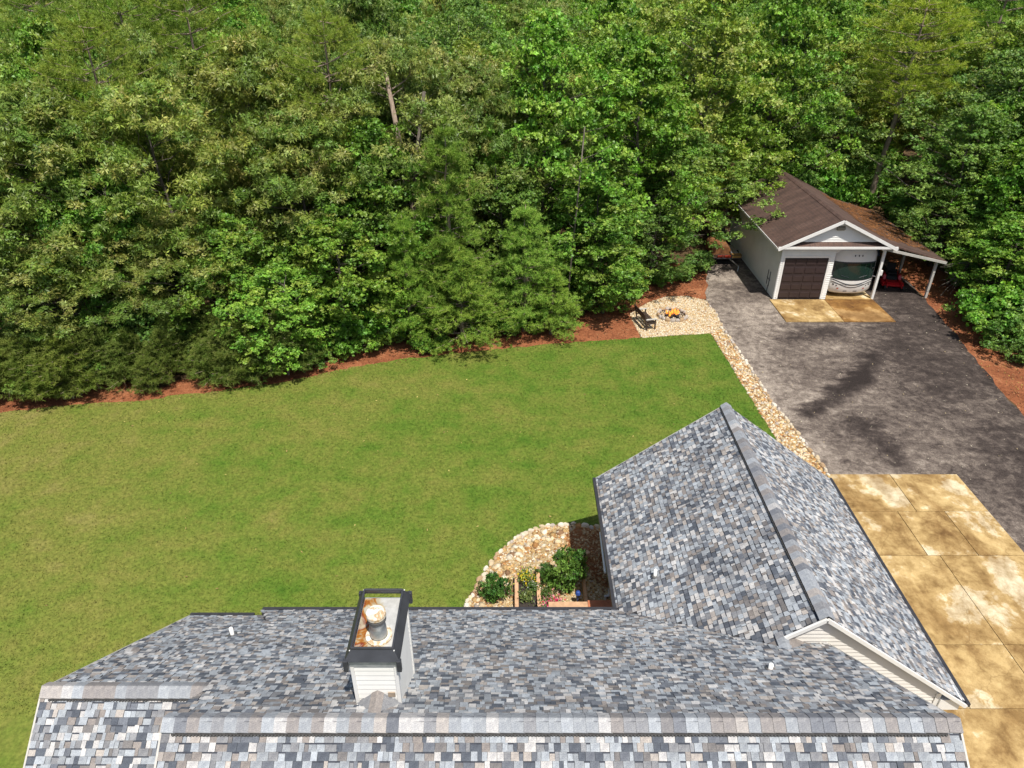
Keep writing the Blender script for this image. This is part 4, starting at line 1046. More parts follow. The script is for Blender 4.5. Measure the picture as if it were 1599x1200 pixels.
Yel = (1.05, 1.0, .95); Dk = (.85, .9, .9); Br = (1.06, 1.06, .95)
front = [
 ('oak0', 75, 250, 33, 125, 4.6, 'big yellow-green oak filling the upper left edge of the picture', Yel),
 ('oak1', 80, 440, 29.8, 375, 3.2, 'low oak crown with pale narrow leaves at far left above the saplings', Yel),
 ('oak2', 250, 240, 35, 118, 4.7, 'broad yellowish oak right of the leftmost big oak', Yel),
 ('oak1', 265, 390, 32, 330, 3.1, 'smaller pale oak crown hanging over the dark gap above the saplings', None),
 ('map0', 165, 330, 32.5, 270, 3.0, 'dark green tree between the two left oak crowns', Dk),
 ('oak0', 400, 170, 38, 50, 4.6, 'tall yellow-green oak left of the bare red-brown trunk', Yel),
 ('oak1', 470, 290, 35.5, 165, 4.0, 'drooping oak in front of the tall oaks left of centre', None),
 ('map1', 370, 420, 31.5, 345, 2.7, 'bright green maple with layered leaves right of the low oak', None),
 ('map0', 440, 500, 30.2, 425, 2.6, 'round leafy maple overhanging the lawn edge left of centre', Br),
 ('map1', 530, 430, 32.2, 335, 2.8, 'green maple just left of the soft conical pine', None),
 ('oak2', 620, 190, 39, 55, 4.6, 'pale oak crown over the bare red-brown trunk at upper centre', None),
 ('oak0', 560, 70, 45, -40, 4.8, 'pale tall oak at the top left of centre', None),
 ('map2', 580, 280, 36, 190, 3.4, 'dark maple under the pale central oak', Dk),
 ('pin0', 700, 330, 34.0, 195, 2.9, 'soft conical pine standing tallest among the central pines', None),
 ('pin1', 635, 430, 32.8, 335, 2.1, 'dark soft pine left of and below the conical pine', None),
 ('pin1', 720, 450, 32.6, 385, 2.7, 'wide pine with branches sweeping low over the lawn edge', None),
 ('pin1', 820, 430, 34.2, 320, 2.6, 'rounded pine right of the wide low pine', None),
 ('pin1', 862, 480, 33.8, 420, 1.8, 'small bushy pine at the right end of the central pines', None),
 ('gum0', 790, 300, 37, 240, 3.0, 'grey-green small-leaved tree behind the central pines', Yel),
 ('oak1', 740, 200, 40, 90, 3.8, 'pale oak right of the bare grey trunk at upper centre', None),
 ('map2', 850, 180, 40, 20, 4.2, 'tall bright green maple right of centre reaching the top edge', Br),
 ('map1', 930, 360, 37, 270, 3.4, 'lush maple above the pine straw left of the bench', None),
 ('map0', 945, 440, 36.4, 370, 2.3, 'low bright green maple branches beside the bench', Br),
 ('map2', 1000, 190, 43, 60, 4.2, 'broad green maple in the middle of the right-hand wood', None),
 ('gum1', 1055, 290, 43.5, 195, 3.5, 'dense small-leaved tree behind the fire pit', None),
 ('gum0', 1018, 390, 40.6, 320, 2.3, 'dark tree with layered branches over the fire pit leaf litter', Dk),
 ('gum1', 1145, 270, 47.6, 180, 3.0, 'yellowish-green tree whose branches hang over the garage roof', (1.35, 1.25, .9)),
 ('lim0', 1110, 70, 49, -40, 4.6, 'yellow-green poplar crown at the top right of centre', None),
 ('map2', 1215, 110, 53, -30, 4.4, 'bright green tree rising behind the garage roof', Br),
 ('gum1', 1290, 220, 56, 150, 3.4, 'dark tree directly behind the garage ridge', Dk),
 ('tall', 1400, 150, 54.3, -30, 4.0, 'tall pine with long bare trunk leaning behind the lean-to', (1.15, 1.1, .95)),
 ('gum1', 1520, 260, 50, 150, 3.7, 'broad grey-green tree right of the tall pine trunk', None),
 ('gum0', 1470, 360, 43.5, 300, 2.7, 'small-leaved tree overhanging the lean-to roof', Yel),
 ('map0', 1565, 440, 37.2, 345, 3.2, 'bright green maple overhanging the right edge of the driveway', Br),
 ('gum1', 1560, 200, 46, 70, 4.2, 'large grey-green tree at the upper right edge', None),
 ('map1', 1590, 300, 41.5, 265, 3.2, 'green maple behind the bright maple at the right edge', None),
 ('map1', 1600, 560, 32.5, 510, 2.2, 'low maple bough at the right edge above roadside pine straw', None),
 ('tal2', 1560, 40, 60, -80, 4.0, 'dark pine with bare limbs in the top right corner', Dk),
 ('tall', 190, 30, 50, -60, 3.8, 'pine with thin dark trunk in the top left gap', None),
]
for f_ in front: tree_px(f_[0], f_[1], f_[2], f_[3], f_[4], f_[5], f_[6], f_[7], lean=(0, math.radians(3.0)) if 'leaning' in f_[6] else (0, 0))

# two bare trunks showing at the upper centre
def bare_trunk(u0, v0, Y, u1, v1, r, mat, label):
    X0, z0 = AT(u0, v0, Y); X1, z1 = AT(u1, v1, Y)
    dx = (X1 - X0) / max(.1, z1 - z0); xb_ = X0 - dx * z0
    root = empty('bare_tree', (xb_, Y, 0)); tag(root, label, 'tree'); mb = MB()
    ht = z1 + .2
    mb.tube([(0, 0, -.1), (dx * ht * .3, .05, ht * .3), (dx * ht * .6, -.04, ht * .6), (dx * ht, 0, ht)], [r * 1.2, r, r * .85, r * .6], 10); mb.build('trunk', M[mat], root, smooth=True)
    rr = np.random.default_rng(int(u0))
    for k in range(7):
        mb = MB()
        f = rr.uniform(.45, .97); a = rr.uniform(0, 6.28); L = rr.uniform(.8, 1.8)
        tube_np(mb, (dx * ht * f, 0, ht * f), (dx * ht * f + math.cos(a) * L, math.sin(a) * L, ht * f + L * .5), r * .3, .012, rr, 5, 3)
        mb.build('limb', M[mat], root, smooth=True)
bare_trunk(620, 200, 37.0, 604, 120, .16, 'bark_pine', 'bare red-brown trunk showing between crowns at upper centre')
bare_trunk(657, 195, 37.3, 662, 150, .14, 'bark_grey', 'bare grey trunk just right of the red-brown trunk')
bare_trunk(907, 265, 35.6, 913, 205, .05, 'bark_grey', 'thin bare dead sapling standing among the green maples')

# the wood behind: rows of trees one sees only as crowns between the named ones
def edge_y(x):
    pts = edge
    for a, b_ in zip(pts[:-1], pts[1:]):
        if a[0] <= x <= b_[0]: return a[1] + (b_[1] - a[1]) * (x - a[0]) / (b_[0] - a[0])
    return 35 if x > 0 else 20
rb = random.Random(4)
kinds = ['oak0', 'oak1', 'oak2', 'map1', 'map2', 'gum0', 'gum1', 'lim0', 'tall']
LAB = {'oak': 'pale narrow-leaved oak in the wood behind the front trees', 'map': 'green maple in the wood behind the front trees', 'gum': 'grey-green small-leaved tree in the wood behind the front trees', 'lim': 'yellow-green poplar in the wood behind the front trees', 'tal': 'tall pine in the wood behind the front trees'}
def zone(x, d):
    side = 'outermost left' if x < -38 else 'far left' if x < -24 else 'left' if x < -10 else 'centre' if x < 3 else 'right of centre' if x < 12 else 'above garage' if x < 26 else 'right' if x < 40 else 'far right'
    return ', %s, %s' % (side, 'second rank' if d < 12 else 'third rank' if d < 20 else 'middle rank' if d < 34 else 'rear rank' if d < 55 else 'rearmost rank')
row = 0; cnt = 0
yy = 4.5
while yy < 88:
    stepx = 4.6 + yy * .05
    x = -62 + (row % 2) * stepx / 2
    while x < 66:
        X = x + rb.uniform(-1, 1); Yb = (edge_y(X) if X < 12 else 36) + yy + rb.uniform(-1, 1)
        x += stepx
        halfw = Yb * .80 + 5
        if abs(X) > halfw or Yb > 125: continue
        if 23.5 < X < 31.5 and 46 < Yb < 57: continue
        if 11.5 < X < 25.8 and Yb < 51.5: continue
        if 25 <= X < 28 and Yb < 46: continue
        if 5 < X <= 12.5 and Yb < 42.5: continue
        if any((X - a) ** 2 + (Yb - b_) ** 2 < (1.9 if yy < 12 else 2.3) ** 2 for a, b_, r_ in placed): continue
        if X < 8: kd = rb.choices(kinds, [5, 5, 5, 2, 2, 1, 1, 1, 2] if X < -8 else [2, 2, 2, 3, 4, 2, 2, 1, 1])[0]
        else: kd = rb.choices(kinds, [0, 0, 0, 2, 4, 3, 4, 3, 2])[0]
        hcap = 17.2 - 0.055 * Yb
        h = rb.uniform(10.5, 14.0) + (yy * .05); r = rb.uniform(3.3, 4.5)
        if yy < 9: h = rb.uniform(7.5, 11.5); r = rb.uniform(2.8, 3.7)
        if kd[:3] == 'tal': h = rb.uniform(15, 19); r = rb.uniform(2.8, 3.6)
        placed.append((X, Yb, r)); cnt += 1
        plant(kd, X, Yb, h, r, LAB[kd[:3]] + zone(X, yy), 'trees deep in the wood')
    yy += 5.0 if yy < 15 else 6.5; row += 1
# right-hand wood beside the drive
for (x, y, h, r, kd) in [(27.8, 44, 10, 3.2, 'gum1'), (30.5, 40, 11, 3.4, 'map2'), (31, 34, 10, 3.4, 'gum0'), (29.5, 29, 8, 2.8, 'map1'), (34, 46, 13, 3.8, 'gum1'), (35, 38, 12, 3.6, 'map2'), (33, 27, 10, 3.4, 'map2'), (38, 33, 12, 4, 'gum1')]:
    plant(kd, x, y, h, r, '%s right of the driveway, %s, %s' % ({'gum': 'grey-green tree', 'map': 'green maple'}[kd[:3]], 'nearest the drive' if x < 31 else 'farther from the drive', 'level with the garage' if y > 39 else 'level with the lawn'), 'trees right of the driveway', tint=(.95, 1, .95))

# undergrowth: young pines along the left edge, shrubs at the feet of the trees
us = [u for u in range(-25, 475, 14)]
for i, u in enumerate(us):
    dv = rt.choice([5, 10, 18, 28, 40, 52]); v0 = np.interp(u, [0, 200, 440], [636, 622, 596]) - dv
    X, Y = G(u, v0); h = rt.uniform(1.7, 3.3)
    side = ('far left end', 'left part', 'left middle', 'middle', 'right middle', 'right end')[min(5, int((u + 25) / 83))] + (', nearest the lawn' if dv < 12 else ', set back' if dv > 30 else '')
    plant(rt.choice(['sap0', 'sap1']), X, Y, h, h * rt.uniform(.34, .46), 'slender young pine in the sapling row, %s' % side, 'young pines along the wood edge', 'sapling', tint=(.62, .68, .62))
shr = [(25, 600, 1.2), (350, 590, 1.1), (395, 565, 1.5), (470, 575, 1.3), (500, 565, 1.5), (545, 555, 1.5), (590, 545, 1.3), (615, 535, 1.5), (660, 545, .9), (690, 545, .8), (745, 525, 1.3), (790, 520, 1.2), (835, 520, 1.3), (870, 505, 1.2), (905, 490, 1.3), (950, 478, 1.4), (985, 465, 1.3), (1070, 440, 1.2), (1030, 445, 1.1), (1095, 425, 1.3), (455, 560, 2.0), (520, 545, 2.2), (570, 530, 2.3), (770, 505, 2.0), (890, 475, 2.2), (300, 560, 2.3), (230, 570, 2.2), (130, 580, 2.4), (60, 575, 2.2),
       (1500, 450, 1.6), (1525, 500, 1.5), (1565, 540, 1.6), (1598, 570, 1.5), (1545, 515, 2.0), (1590, 530, 2.2), (1430, 385, 1.5), (1330, 300, 1.6)]
for i, (u, v, h) in enumerate(shr):
    X, Y = G(u, v); kd = rt.choice(['shr0', 'shr1']); h *= rt.uniform(.9, 1.3)
    where = 'along the lawn side of the wood' if u < 1000 else 'beside the fire pit leaf litter' if u < 1100 else 'right of driveway and garage'
    plant(kd, X, Y, h, h * rt.uniform(.55, .75), '%s leafy shrub %s%s' % ('tall' if h > 2 else 'low' if h < 1.4 else 'knee-high', 'behind the young pines ' if u < 410 else 'under the round maple ' if u < 600 else 'under the central pines ' if u < 860 else 'left of the bench ' if u < 1000 else '', where), 'undergrowth shrubs ' + where, 'shrub', tint=(.9, 1, .95))
X, Y = G(678, 553); plant('shr0', X, Y, .75, .5, 'small bright shrub alone on the pine straw at lawn edge', None, 'shrub', Br)

for (u, Y, vt, r, kd) in ((1262, 52.3, 268, 1.7, 'shr1'), (1300, 53.0, 262, 2.0, 'shr0'), (1338, 55.5, 262, 2.0, 'shr1'), (1322, 59, 215, 2.6, 'gum0'), (1388, 58.5, 225, 2.4, 'map1'), (1420, 52, 300, 1.8, 'shr0'), (1250, 57, 215, 2.8, 'map0')):
    X, h = AT(u, vt, Y); plant(kd, X, Y, max(1.5, h), r, 'low dark greenery %s the garage roof ridge, %s' % ('right of' if u > 1340 else 'just behind', 'tallest' if vt < 240 else 'shorter'), 'greenery behind the garage', 'tree', tint=(.8, .9, .85))

# dead bare branches by the lean-to
root = empty('dead_branches', (25.3, 38.4, 0)); tag(root, 'bare dead branches beside the outer lean-to post', 'branches'); mb = MB(root.location); rr = np.random.default_rng(3)
for k in range(16):
    tube_np(mb, (26.6, 39.0, 1.4 + k * .05), (25.0 + rr.uniform(-.6, .7), 38.0 + rr.uniform(-.6, .9), .5 + rr.uniform(0, 1.8)), .025, .008, rr, 5, 4)
mb.build('twig', M['bark_grey'], root)

# garden plants
plant('box0', -0.56, 15.6, 1.0, .42, 'glossy dark green shrub at left of the garden bed', None, 'shrub', (.9, 1.1, .9))
plant('box0', 1.70, 16.1, 1.5, .62, 'big rounded evergreen shrub in the middle of the garden bed', None, 'shrub', (1.25, 1.2, 1))
plant('box0', 1.12, 16.35, .65, .30, 'smaller shrub tucked left of the big rounded evergreen', None, 'shrub', (1.1, 1.1, 1))
def flower_clump(name, label, x, y, z, r, h, n, leafc, petc, frac, cat, parent=None):
    rng = np.random.default_rng(int(abs(x * 1000 + y * 77)) + 3)
    p = np.column_stack([rng.normal(size=n) * r * .5 , rng.normal(size=n) * r * .5, rng.uniform(.2, 1, n) * h])
    d = unit(rng.normal(size=(n, 3)) + np.array([0, 0, .8])); s = unit(np.cross(d, rng.normal(size=(n, 3)))); a = unit(np.cross(s, d))
    V = frame_quads(p, a, s, rng.uniform(.05, .09, n), rng.uniform(.035, .06, n))
    pet = (rng.uniform(size=n) < frac) & (p[:, 2] > h * .45); c = np.where(pet[:, None], np.array(petc)[rng.integers(0, len(petc), n)], np.array(leafc) * rng.uniform(.7, 1.3, (n, 1)))
    me = npmesh(name, V, 4, c); me.materials.append(M['leaf'])
    o = link(name, me, None, parent); o.location = (x, y, z)
    if label: tag(o, label, cat)
    return o
X, Y = G(822, 903, .3); flower_clump('flower_plant', 'yellow flowering plant in the dark soil bed', X, Y, .2, .30, .35, 500, (.09, .16, .03), [(.75, .55, .02), (.6, .6, .08)], .45, 'plant')
X, Y = G(834, 918, .3); flower_clump('flower_plant', 'small white flowering plant below the yellow one', X, Y, .2, .22, .28, 280, (.08, .15, .03), [(.7, .7, .6)], .2, 'plant')
X, Y = G(822, 932, .3); flower_clump('flower_plant', 'low green plant in the soil bed nearest the house', X, Y, .2, .26, .25, 320, (.13, .18, .05), [(.3, .3, .1)], .1, 'plant')
X, Y = G(852, 928, .2); flower_clump('flower_plant', 'low green plant between timber and flower pot', X, Y, .05, .25, .3, 260, (.09, .15, .035), [(.3, .3, .1)], .05, 'plant')
px, py = G(863, 950, .55)
pot = empty('flower_pot', (px, py, .30)); tag(pot, 'pale planter full of red and pink flowers by the deck rail', 'flower pot')
mb = MB((0, 0, 0)); mb.lathe([(.0, 0.0), (.16, 0), (.24, .26), (.26, .26), (.26, .30), (.22, .30), (.21, .24), (0, .24)], (0, 0, 0), 20); mb.build('pot', M['terracotta'], pot)
fl = flower_clump('blooms', None, 0, 0, .25, .32, .32, 520, (.09, .16, .035), [(.55, .02, .08), (.75, .30, .36), (.6, .05, .2)], .5, None, pot)
X, Y = G(903, 928, .5); o = MB((X, Y, 0)).lathe([(0, .42), (.06, .45), (.09, .52), (.06, .6), (0, .62)], (X, Y, 0), 12).tube([(X, Y, 0), (X, Y, .44)], .012, 6).build('garden_ornament', M['blue_tarp']); o.location = (X, Y, 0); tag(o, 'small blue globe ornament at the edge of the big shrub', 'ornament')

# ------------------------------------------------------------------ detached garage with RV bay and lean-to
gar = empty('detached_garage', (18.2, 43.2, 0)); tag(gar, 'white detached garage with brown shingle roof and open carport bay', 'garage'); GO = gar.location.copy()
def gb(): return MB(GO)
gx0, gx1, gyf, gyb, gze, gzr, gxc = 15.28, 21.12, 38.25, 48.2, 3.45, 4.86, 18.2
wallm = gb(); wallm.box(gx0, gx0 + .12, gyf, gyb, 0, gze); wallm.box(gx0, gx1, gyb - .12, gyb, 0, gze); wallm.box(18.22, 18.34, gyf + .1, gyb - .12, 0, gze)
wallm.box(gx0 + .12, 15.52, gyf, gyf + .12, 0, gze); wallm.box(18.0, 18.34, gyf, gyf + .098, 0, gze - .003); wallm.box(15.52, 18.0, gyf, gyf + .12, 2.58, gze)
wallm.prism([(gx0, gze - .01), (gx1, gze - .01), (gxc, gzr - .12)], gyf - .06, gyf - .02, 'y')
wallm.prism([(gx0, gze - .01), (gx1, gze - .01), (gxc, gzr - .12)], gyb - .12, gyb, 'y')
wallm.build('wall', M['white_siding'], gar)
def gsid(p0, p1, z0, f, nrm, lap=.13):
    mb = siding_wall(None, 's', None, p0, p1, z0, f, nrm, lap, .03); mb.o = GO; mb.v = [tuple(Vector(v) - GO) for v in mb.v]; mb.build('siding', M['white_siding'], gar, 'stuff')
gsid((gx0 - .003, gyf), (gx0 - .003, gyb), 0.05, lambda s: gze - .05, (-1, 0))
gsid((15.3, gyf - .003), (15.5, gyf - .003), 0.05, lambda s: gze - .03, (0, -1)); gsid((18.02, gyf - .003), (18.33, gyf - .003), .05, lambda s: gze - .3, (0, -1)); gsid((15.5, gyf - .003), (18.34, gyf - .003), 2.72, lambda s: gze - .03, (0, -1))
gsid((gx0 + .3, gyf - .063), (gx1 - .3, gyf - .063), gze + .1, lambda s: gzr - .14 - .48 * abs((gx0 + .3 + (gx1 - gx0 - .6) * s) - gxc), (0, -1))
# header over the open bay with chamfered corners
mb = gb(); mb.box(18.34, gx1, gyf + .0, gyf + .12, gze - .16, gze); mb.add([(18.34, gyf - .02, gze - .16), (18.95, gyf - .02, gze - .16), (18.34, gyf - .02, gze - .62), (18.34, gyf + .1, gze - .16), (18.95, gyf + .1, gze - .16), (18.34, gyf + .1, gze - .62)], [(0, 1, 2), (3, 5, 4), (0, 2, 5, 3), (1, 4, 5, 2), (0, 3, 4, 1)])
mb.add([(gx1, gyf - .02, gze - .16), (gx1 - .5, gyf - .02, gze - .16), (gx1, gyf - .02, gze - .62), (gx1, gyf + .1, gze - .16), (gx1 - .5, gyf + .1, gze - .16), (gx1, gyf + .1, gze - .62)], [(0, 1, 2), (3, 5, 4), (0, 2, 5, 3), (1, 4, 5, 2), (0, 3, 4, 1)])
mb.build('bay_header', M['white_trim'], gar)
def post(x, y, h, m_='white_trim', wd=.13):
    mb = gb(); mb.box(x - wd / 2, x + wd / 2, y - wd / 2, y + wd / 2, 0, h); mb.build('post', M[m_], gar)
post(gx1 - .04, gyf + .02, gze - .16); post(gx1 - .04, 42.6, gze - .1, 'grey_post'); post(gx1 - .04, 47.6, gze - .1, 'grey_post')
post(24.35, 38.5, 2.28, 'grey_post'); post(24.35, 41.9, 2.28, 'grey_post'); post(24.35, 45.4, 2.28, 'grey_post')
mb = gb(); mb.box(15.42, 15.52, gyf - .035, gyf - .022, 0.06, 2.68); mb.box(18.0, 18.1, gyf - .035, gyf - .022, .06, 2.68); mb.box(15.521, 17.999, gyf - .035, gyf - .002, 2.58, 2.69); mb.build('door_casing', M['white_trim'], gar)
# sectional door: five rows of four raised panels
mb = gb(); mb.box(15.52, 18.0, gyf + .03, gyf + .075, .05, 2.58); gd = mb.build('garage_door', M['brown_door'], gar)
for r_ in range(5):
    z0 = .055 + r_ * .505
    mb = gb(); mb.box(15.53, 17.99, gyf + .012, gyf + .03, z0 + .006, z0 + .497); mb.build('door_section', M['brown_door'], gd, bevel=.004)
    for c_ in range(4):
        x0 = 15.58 + c_ * .605; mb = gb(); mb.box(x0, x0 + .53, gyf - .016, gyf + .0115, z0 + .09, z0 + .41); mb.build('door_panel', M['brown_door'], gd, bevel=.006)
# roof
rf = gb(); ov = .42; k = (gzr - gze) / (gxc - gx0); zl = lambda x: gzr + .04 - k * abs(x - gxc)
for sg in (-1, 1):
    xe = gxc + sg * (gxc - gx0 + ov)
    rf.prism([(gxc, gzr + .04), (xe, zl(xe)), (xe, zl(xe) - .09), (gxc, gzr - .05)], gyf - .38, gyb + .35, 'y')
groof = rf.build('roof', M['brown_roof'], gar)
mb = gb(); mb.prism([(gxc - .16, gzr - .01), (gxc, gzr + .075), (gxc + .16, gzr - .01)], gyf - .36, gyb + .33, 'y'); mb.build('ridge_cap', M['brown_roof'], groof)
mb = gb()
for sg in (-1, 1):
    xe = gxc + sg * (gxc - gx0 + ov); mb.bar((gxc, gyf - .405, gzr - .055), (xe, gyf - .405, zl(xe) - .095), .05, .17)
mb.build('rake_board', M['white_trim'], gar)
mb = gb(); mb.bar((gx0 - ov - .02, gyf - .3, zl(gx0 - ov) - .07), (gx0 - ov - .02, gyb + .3, zl(gx0 - ov) - .07), .03, .14); mb.build('fascia', M['white_trim'], gar)
# pent roof across the foot of the gable
mb = gb(); mb.add([(gx0 - .25, gyf - .36, gze - .10), (gx1 + .25, gyf - .36, gze - .10), (gx1 - .2, gyf - .055, gze + .12), (gx0 + .2, gyf - .055, gze + .12)], [(0, 1, 2, 3)]); mb.add([(gx0 - .25, gyf - .36, gze - .14), (gx1 + .25, gyf - .36, gze - .14), (gx1 - .2, gyf - .055, gze - .13), (gx0 + .2, gyf - .055, gze - .13)], [(3, 2, 1, 0)]); mb.build('pent_roof', M['brown_roof'], gar)
mb = gb(); mb.box(gx0 - .42, gx1 + .42, gyf - .42, gyf - .37, gze - .22, gze - .09); mb.build('pent_fascia', M['white_trim'], gar)
mb = gb(); mb.box(gxc - .20, gxc + .20, gyf - .20, gyf - .06, gzr - .62, gzr - .45); mb.add([(gxc - .24, gyf - .24, gzr - .55), (gxc + .24, gyf - .24, gzr - .55), (gxc + .24, gyf - .07, gzr - .38), (gxc - .24, gyf - .07, gzr - .38)], [(0, 1, 2, 3)]); mb.build('gable_light', M['beige_tarp'], gar)
# floor of the bay
mb = gb(); mb.box(18.35, gx1 - .02, 38.17, gyb - .2, 0, .058); mb.build('bay_floor', M['concrete'], gar)
# lean-to
mb = gb(); mb.add([(gx1 + .35, gyf + .0, 3.30), (24.75, gyf + .0, 2.36), (24.75, 47.6, 2.36), (gx1 + .35, 47.6, 3.30), (gx1 + .35, gyf + .0, 3.22), (24.75, gyf + .0, 2.28), (24.75, 47.6, 2.28), (gx1 + .35, 47.6, 3.22)], [(0, 1, 2, 3), (7, 6, 5, 4), (0, 4, 5, 1), (1, 5, 6, 2), (2, 6, 7, 3), (3, 7, 4, 0)]); mb.build('lean_to_roof', M['brown_roof'], gar)
mb = gb(); mb.bar((gx1 + .0, gyf - .03, 3.08), (24.75, gyf - .03, 2.27), .06, .14); mb.build('lean_to_beam', M['grey_post'], gar)
# hose bib frame / ladder hooks on the left wall
mb = gb()
for y in (39.2, 39.55): mb.tube([(gx0 - .06, y, .45), (gx0 - .06, y, 1.35)], .018, 6)
mb.tube([(gx0 - .06, 39.1, .85), (gx0 - .06, 39.65, .85)], .018, 6); mb.tube([(gx0 - .06, 39.3, .0), (gx0 - .06, 39.25, .5)], .018, 6); mb.build('hose_rack', M['black_metal'], gar)
# fallen pine straw lying on the roof's right edge
P = np.column_stack([np.random.default_rng(8).uniform(20.6, 24.6, 1300), np.random.default_rng(9).uniform(39.5, 47.5, 1300)]); zl2 = lambda x: zl(x) if x < 21.47 else 3.30 - (x - 21.47) * .94 / 3.28; rr = np.random.default_rng(10)
m_ = len(P); a_ = rr.uniform(0, 6.28, m_); L_ = rr.uniform(.08, .2, m_); zz = 0
V = np.zeros((m_, 4, 3)); dx, dy = np.cos(a_) * L_, np.sin(a_) * L_
for j, (sx_, sy_) in enumerate(((-1, -.3), (1, -.3), (1, .3), (-1, .3))):
    X_ = P[:, 0] + dx * sx_ - dy * sy_; V[:, j] = np.column_stack([X_, P[:, 1] + dy * sx_ + dx * sy_, [zl2(x) + .014 for x in X_]])
V -= np.array(GO)
me = npmesh('needle_litter', V.reshape(-1, 3), 4, np.tile([[.20, .085, .03]], (m_, 1)) * rr.uniform(.6, 1.3, (m_, 1))); me.materials.append(M['stone']); link('needle_litter', me, None, gar, 'stuff')

# ------------------------------------------------------------------ motorhome in the bay
rv = empty('motorhome', (19.72, 38.28, 0.06)); tag(rv, 'white bus-style motorhome parked nose out in the garage bay', 'motorhome')
RW = 1.22
def fy(x, z):
    """y of the front skin (0 = foremost), x across, z up"""
    nose = .10 * ((z - .95) / .6) ** 2 if z < .95 else .22 * max(0.0, (z - 1.05) / 2.0) ** 1.5
    return .26 * (abs(x) / RW) ** 2.8 + nose
def half(z):
    if z < .5: return RW * (.86 + .14 * max(0, (z - .25) / .25))
    if z > 2.55: return RW * (1 - .30 * ((z - 2.55) / .6) ** 2)
    return RW
zs = [.28, .34, .5, .75, 1.0, 1.25, 1.6, 2.0, 2.35, 2.6, 2.8, 2.95, 3.06, 3.12]; nx = 24; vs = []; fs = []
for z in zs:
    for i in range(nx + 1):
        f = -1 + 2 * i / nx; x = f * half(z); vs.append((x, fy(f * RW, z) + (.22 if z > 3.0 else 0) + (.18 if z > 3.08 else 0), z))
    vs.append((half(z), 8.2, z)); vs.append((-half(z), 8.2, z))
row_n = nx + 3
for j in range(len(zs) - 1):
    for i in range(row_n): fs.append((j * row_n + i, j * row_n + (i + 1) % row_n, (j + 1) * row_n + (i + 1) % row_n, (j + 1) * row_n + i))
fs.append(tuple((len(zs) - 1) * row_n + i for i in range(row_n))); fs.append(tuple(reversed(range(row_n))))
MB().add(vs, fs).build('body', M['rv_white'], rv, smooth=True)
def skin(name, mat, grid, off, parent=rv, thick=True):
    """patch of (x,z) rows laid onto the front skin"""
    mb = MB(); n = len(grid[0]); vs = []; fs = []
    for row_ in grid:
        for x, z in row_: vs.append((x * half(z) / RW, fy(x, z) - off, z))
    for j in range(len(grid) - 1):
        for i in range(n - 1): fs.append((j * n + i, j * n + i + 1, (j + 1) * n + i + 1, (j + 1) * n + i))
    mb.add(vs, fs); return mb.build(name, M[mat], parent, smooth=True)
skin('windscreen', 'windscreen', [[(-1.13 + 2.26 * i / 20, z0 + (.10 * (1 - (2 * i / 20 - 1) ** 2)) * (-1 if j == 0 else .0)) for i in range(21)] for j, z0 in enumerate((1.26, 1.42, 1.65, 1.9, 2.12))], .012)
skin('windscreen_surround', 'rv_dark', [[(-1.2 + 2.4 * i / 20, z0 - (.10 * (1 - (2 * i / 20 - 1) ** 2) if j == 0 else 0)) for i in range(21)] for j, z0 in enumerate((1.20, 1.7, 2.20))], .006)
mb = MB(); mb.box(-.012, .012, fy(0, 1.8) - .025, fy(0, 1.8) - .005, 1.22, 2.34)
skin('centre_bar', 'rv_dark', [[(.55, 1.22), (.58, 1.22)], [(.55, 2.12), (.58, 2.12)]], .018)
for (za, zb2, sp) in ((1.10, .82, .05), (.98, .66, .04), (.92, .80, .02)):
    skin('stripe', 'rv_dark', [[(x, za - (za - zb2) * math.cos(min(1, abs(x) / 1.1) * math.pi / 2) ** 1.3 + d) for x in [(-1.18 + 2.36 * i / 24) for i in range(25)]] for d in (0, sp)], .008 + sp * .02)
skin('grille', 'rv_dark', [[(-.42, .40), (.42, .40)], [(-.42, .45), (.42, .45)]], .01)
for s in (-1, 1):
    skin('headlight', 'rv_dark', [[(s * .98, .78), (s * 1.08, .80)], [(s * .98, .86), (s * 1.08, .88)]], .012)
    skin('headlight', 'rv_dark', [[(s * .82, .74), (s * .90, .76)], [(s * .82, .80), (s * .90, .82)]], .012)
    skin('fog_light', 'lamp_red', [[(s * .70, .56), (s * .80, .56)], [(s * .70, .64), (s * .80, .64)]], .012)
    mb = MB(); y0 = fy(RW, 1.5); mb.bar((s * 1.15, y0 - .02, 1.32), (s * 1.45, y0 - .15, 1.28), .05, .05); mb.bar((s * 1.45, y0 - .15, 1.26), (s * 1.5, y0 - .17, 1.42), .05, .05)
    mi = mb.build('mirror_arm', M['rv_white'], rv); mb = MB(); mb.box(s * 1.53 - .09, s * 1.53 + .09, y0 - .25, y0 - .11, 1.38, 1.72); mb.build('mirror', M['rv_white'], mi, bevel=.04)
    mb = MB(); mb.tube([(s * .3, fy(.3, 1.3) - .02, 1.30), (s * .75, fy(.7, 1.6) - .03, 1.42)], .012, 5); mb.build('wiper', M['rv_dark'], rv)
for x in (-.16, .06, .26):
    skin('marker_light', 'rv_dark', [[(x - .03, 2.52), (x + .03, 2.52)], [(x - .03, 2.62), (x + .03, 2.62)]], .012)
for s in (-1, 1):
    for y in (1.2, 6.0):
        mb = MB(); mb.tube([(s * 1.12, y, .42), (s * .85, y, .42)], .42, 16); mb.build('wheel', M['rubber'], rv)

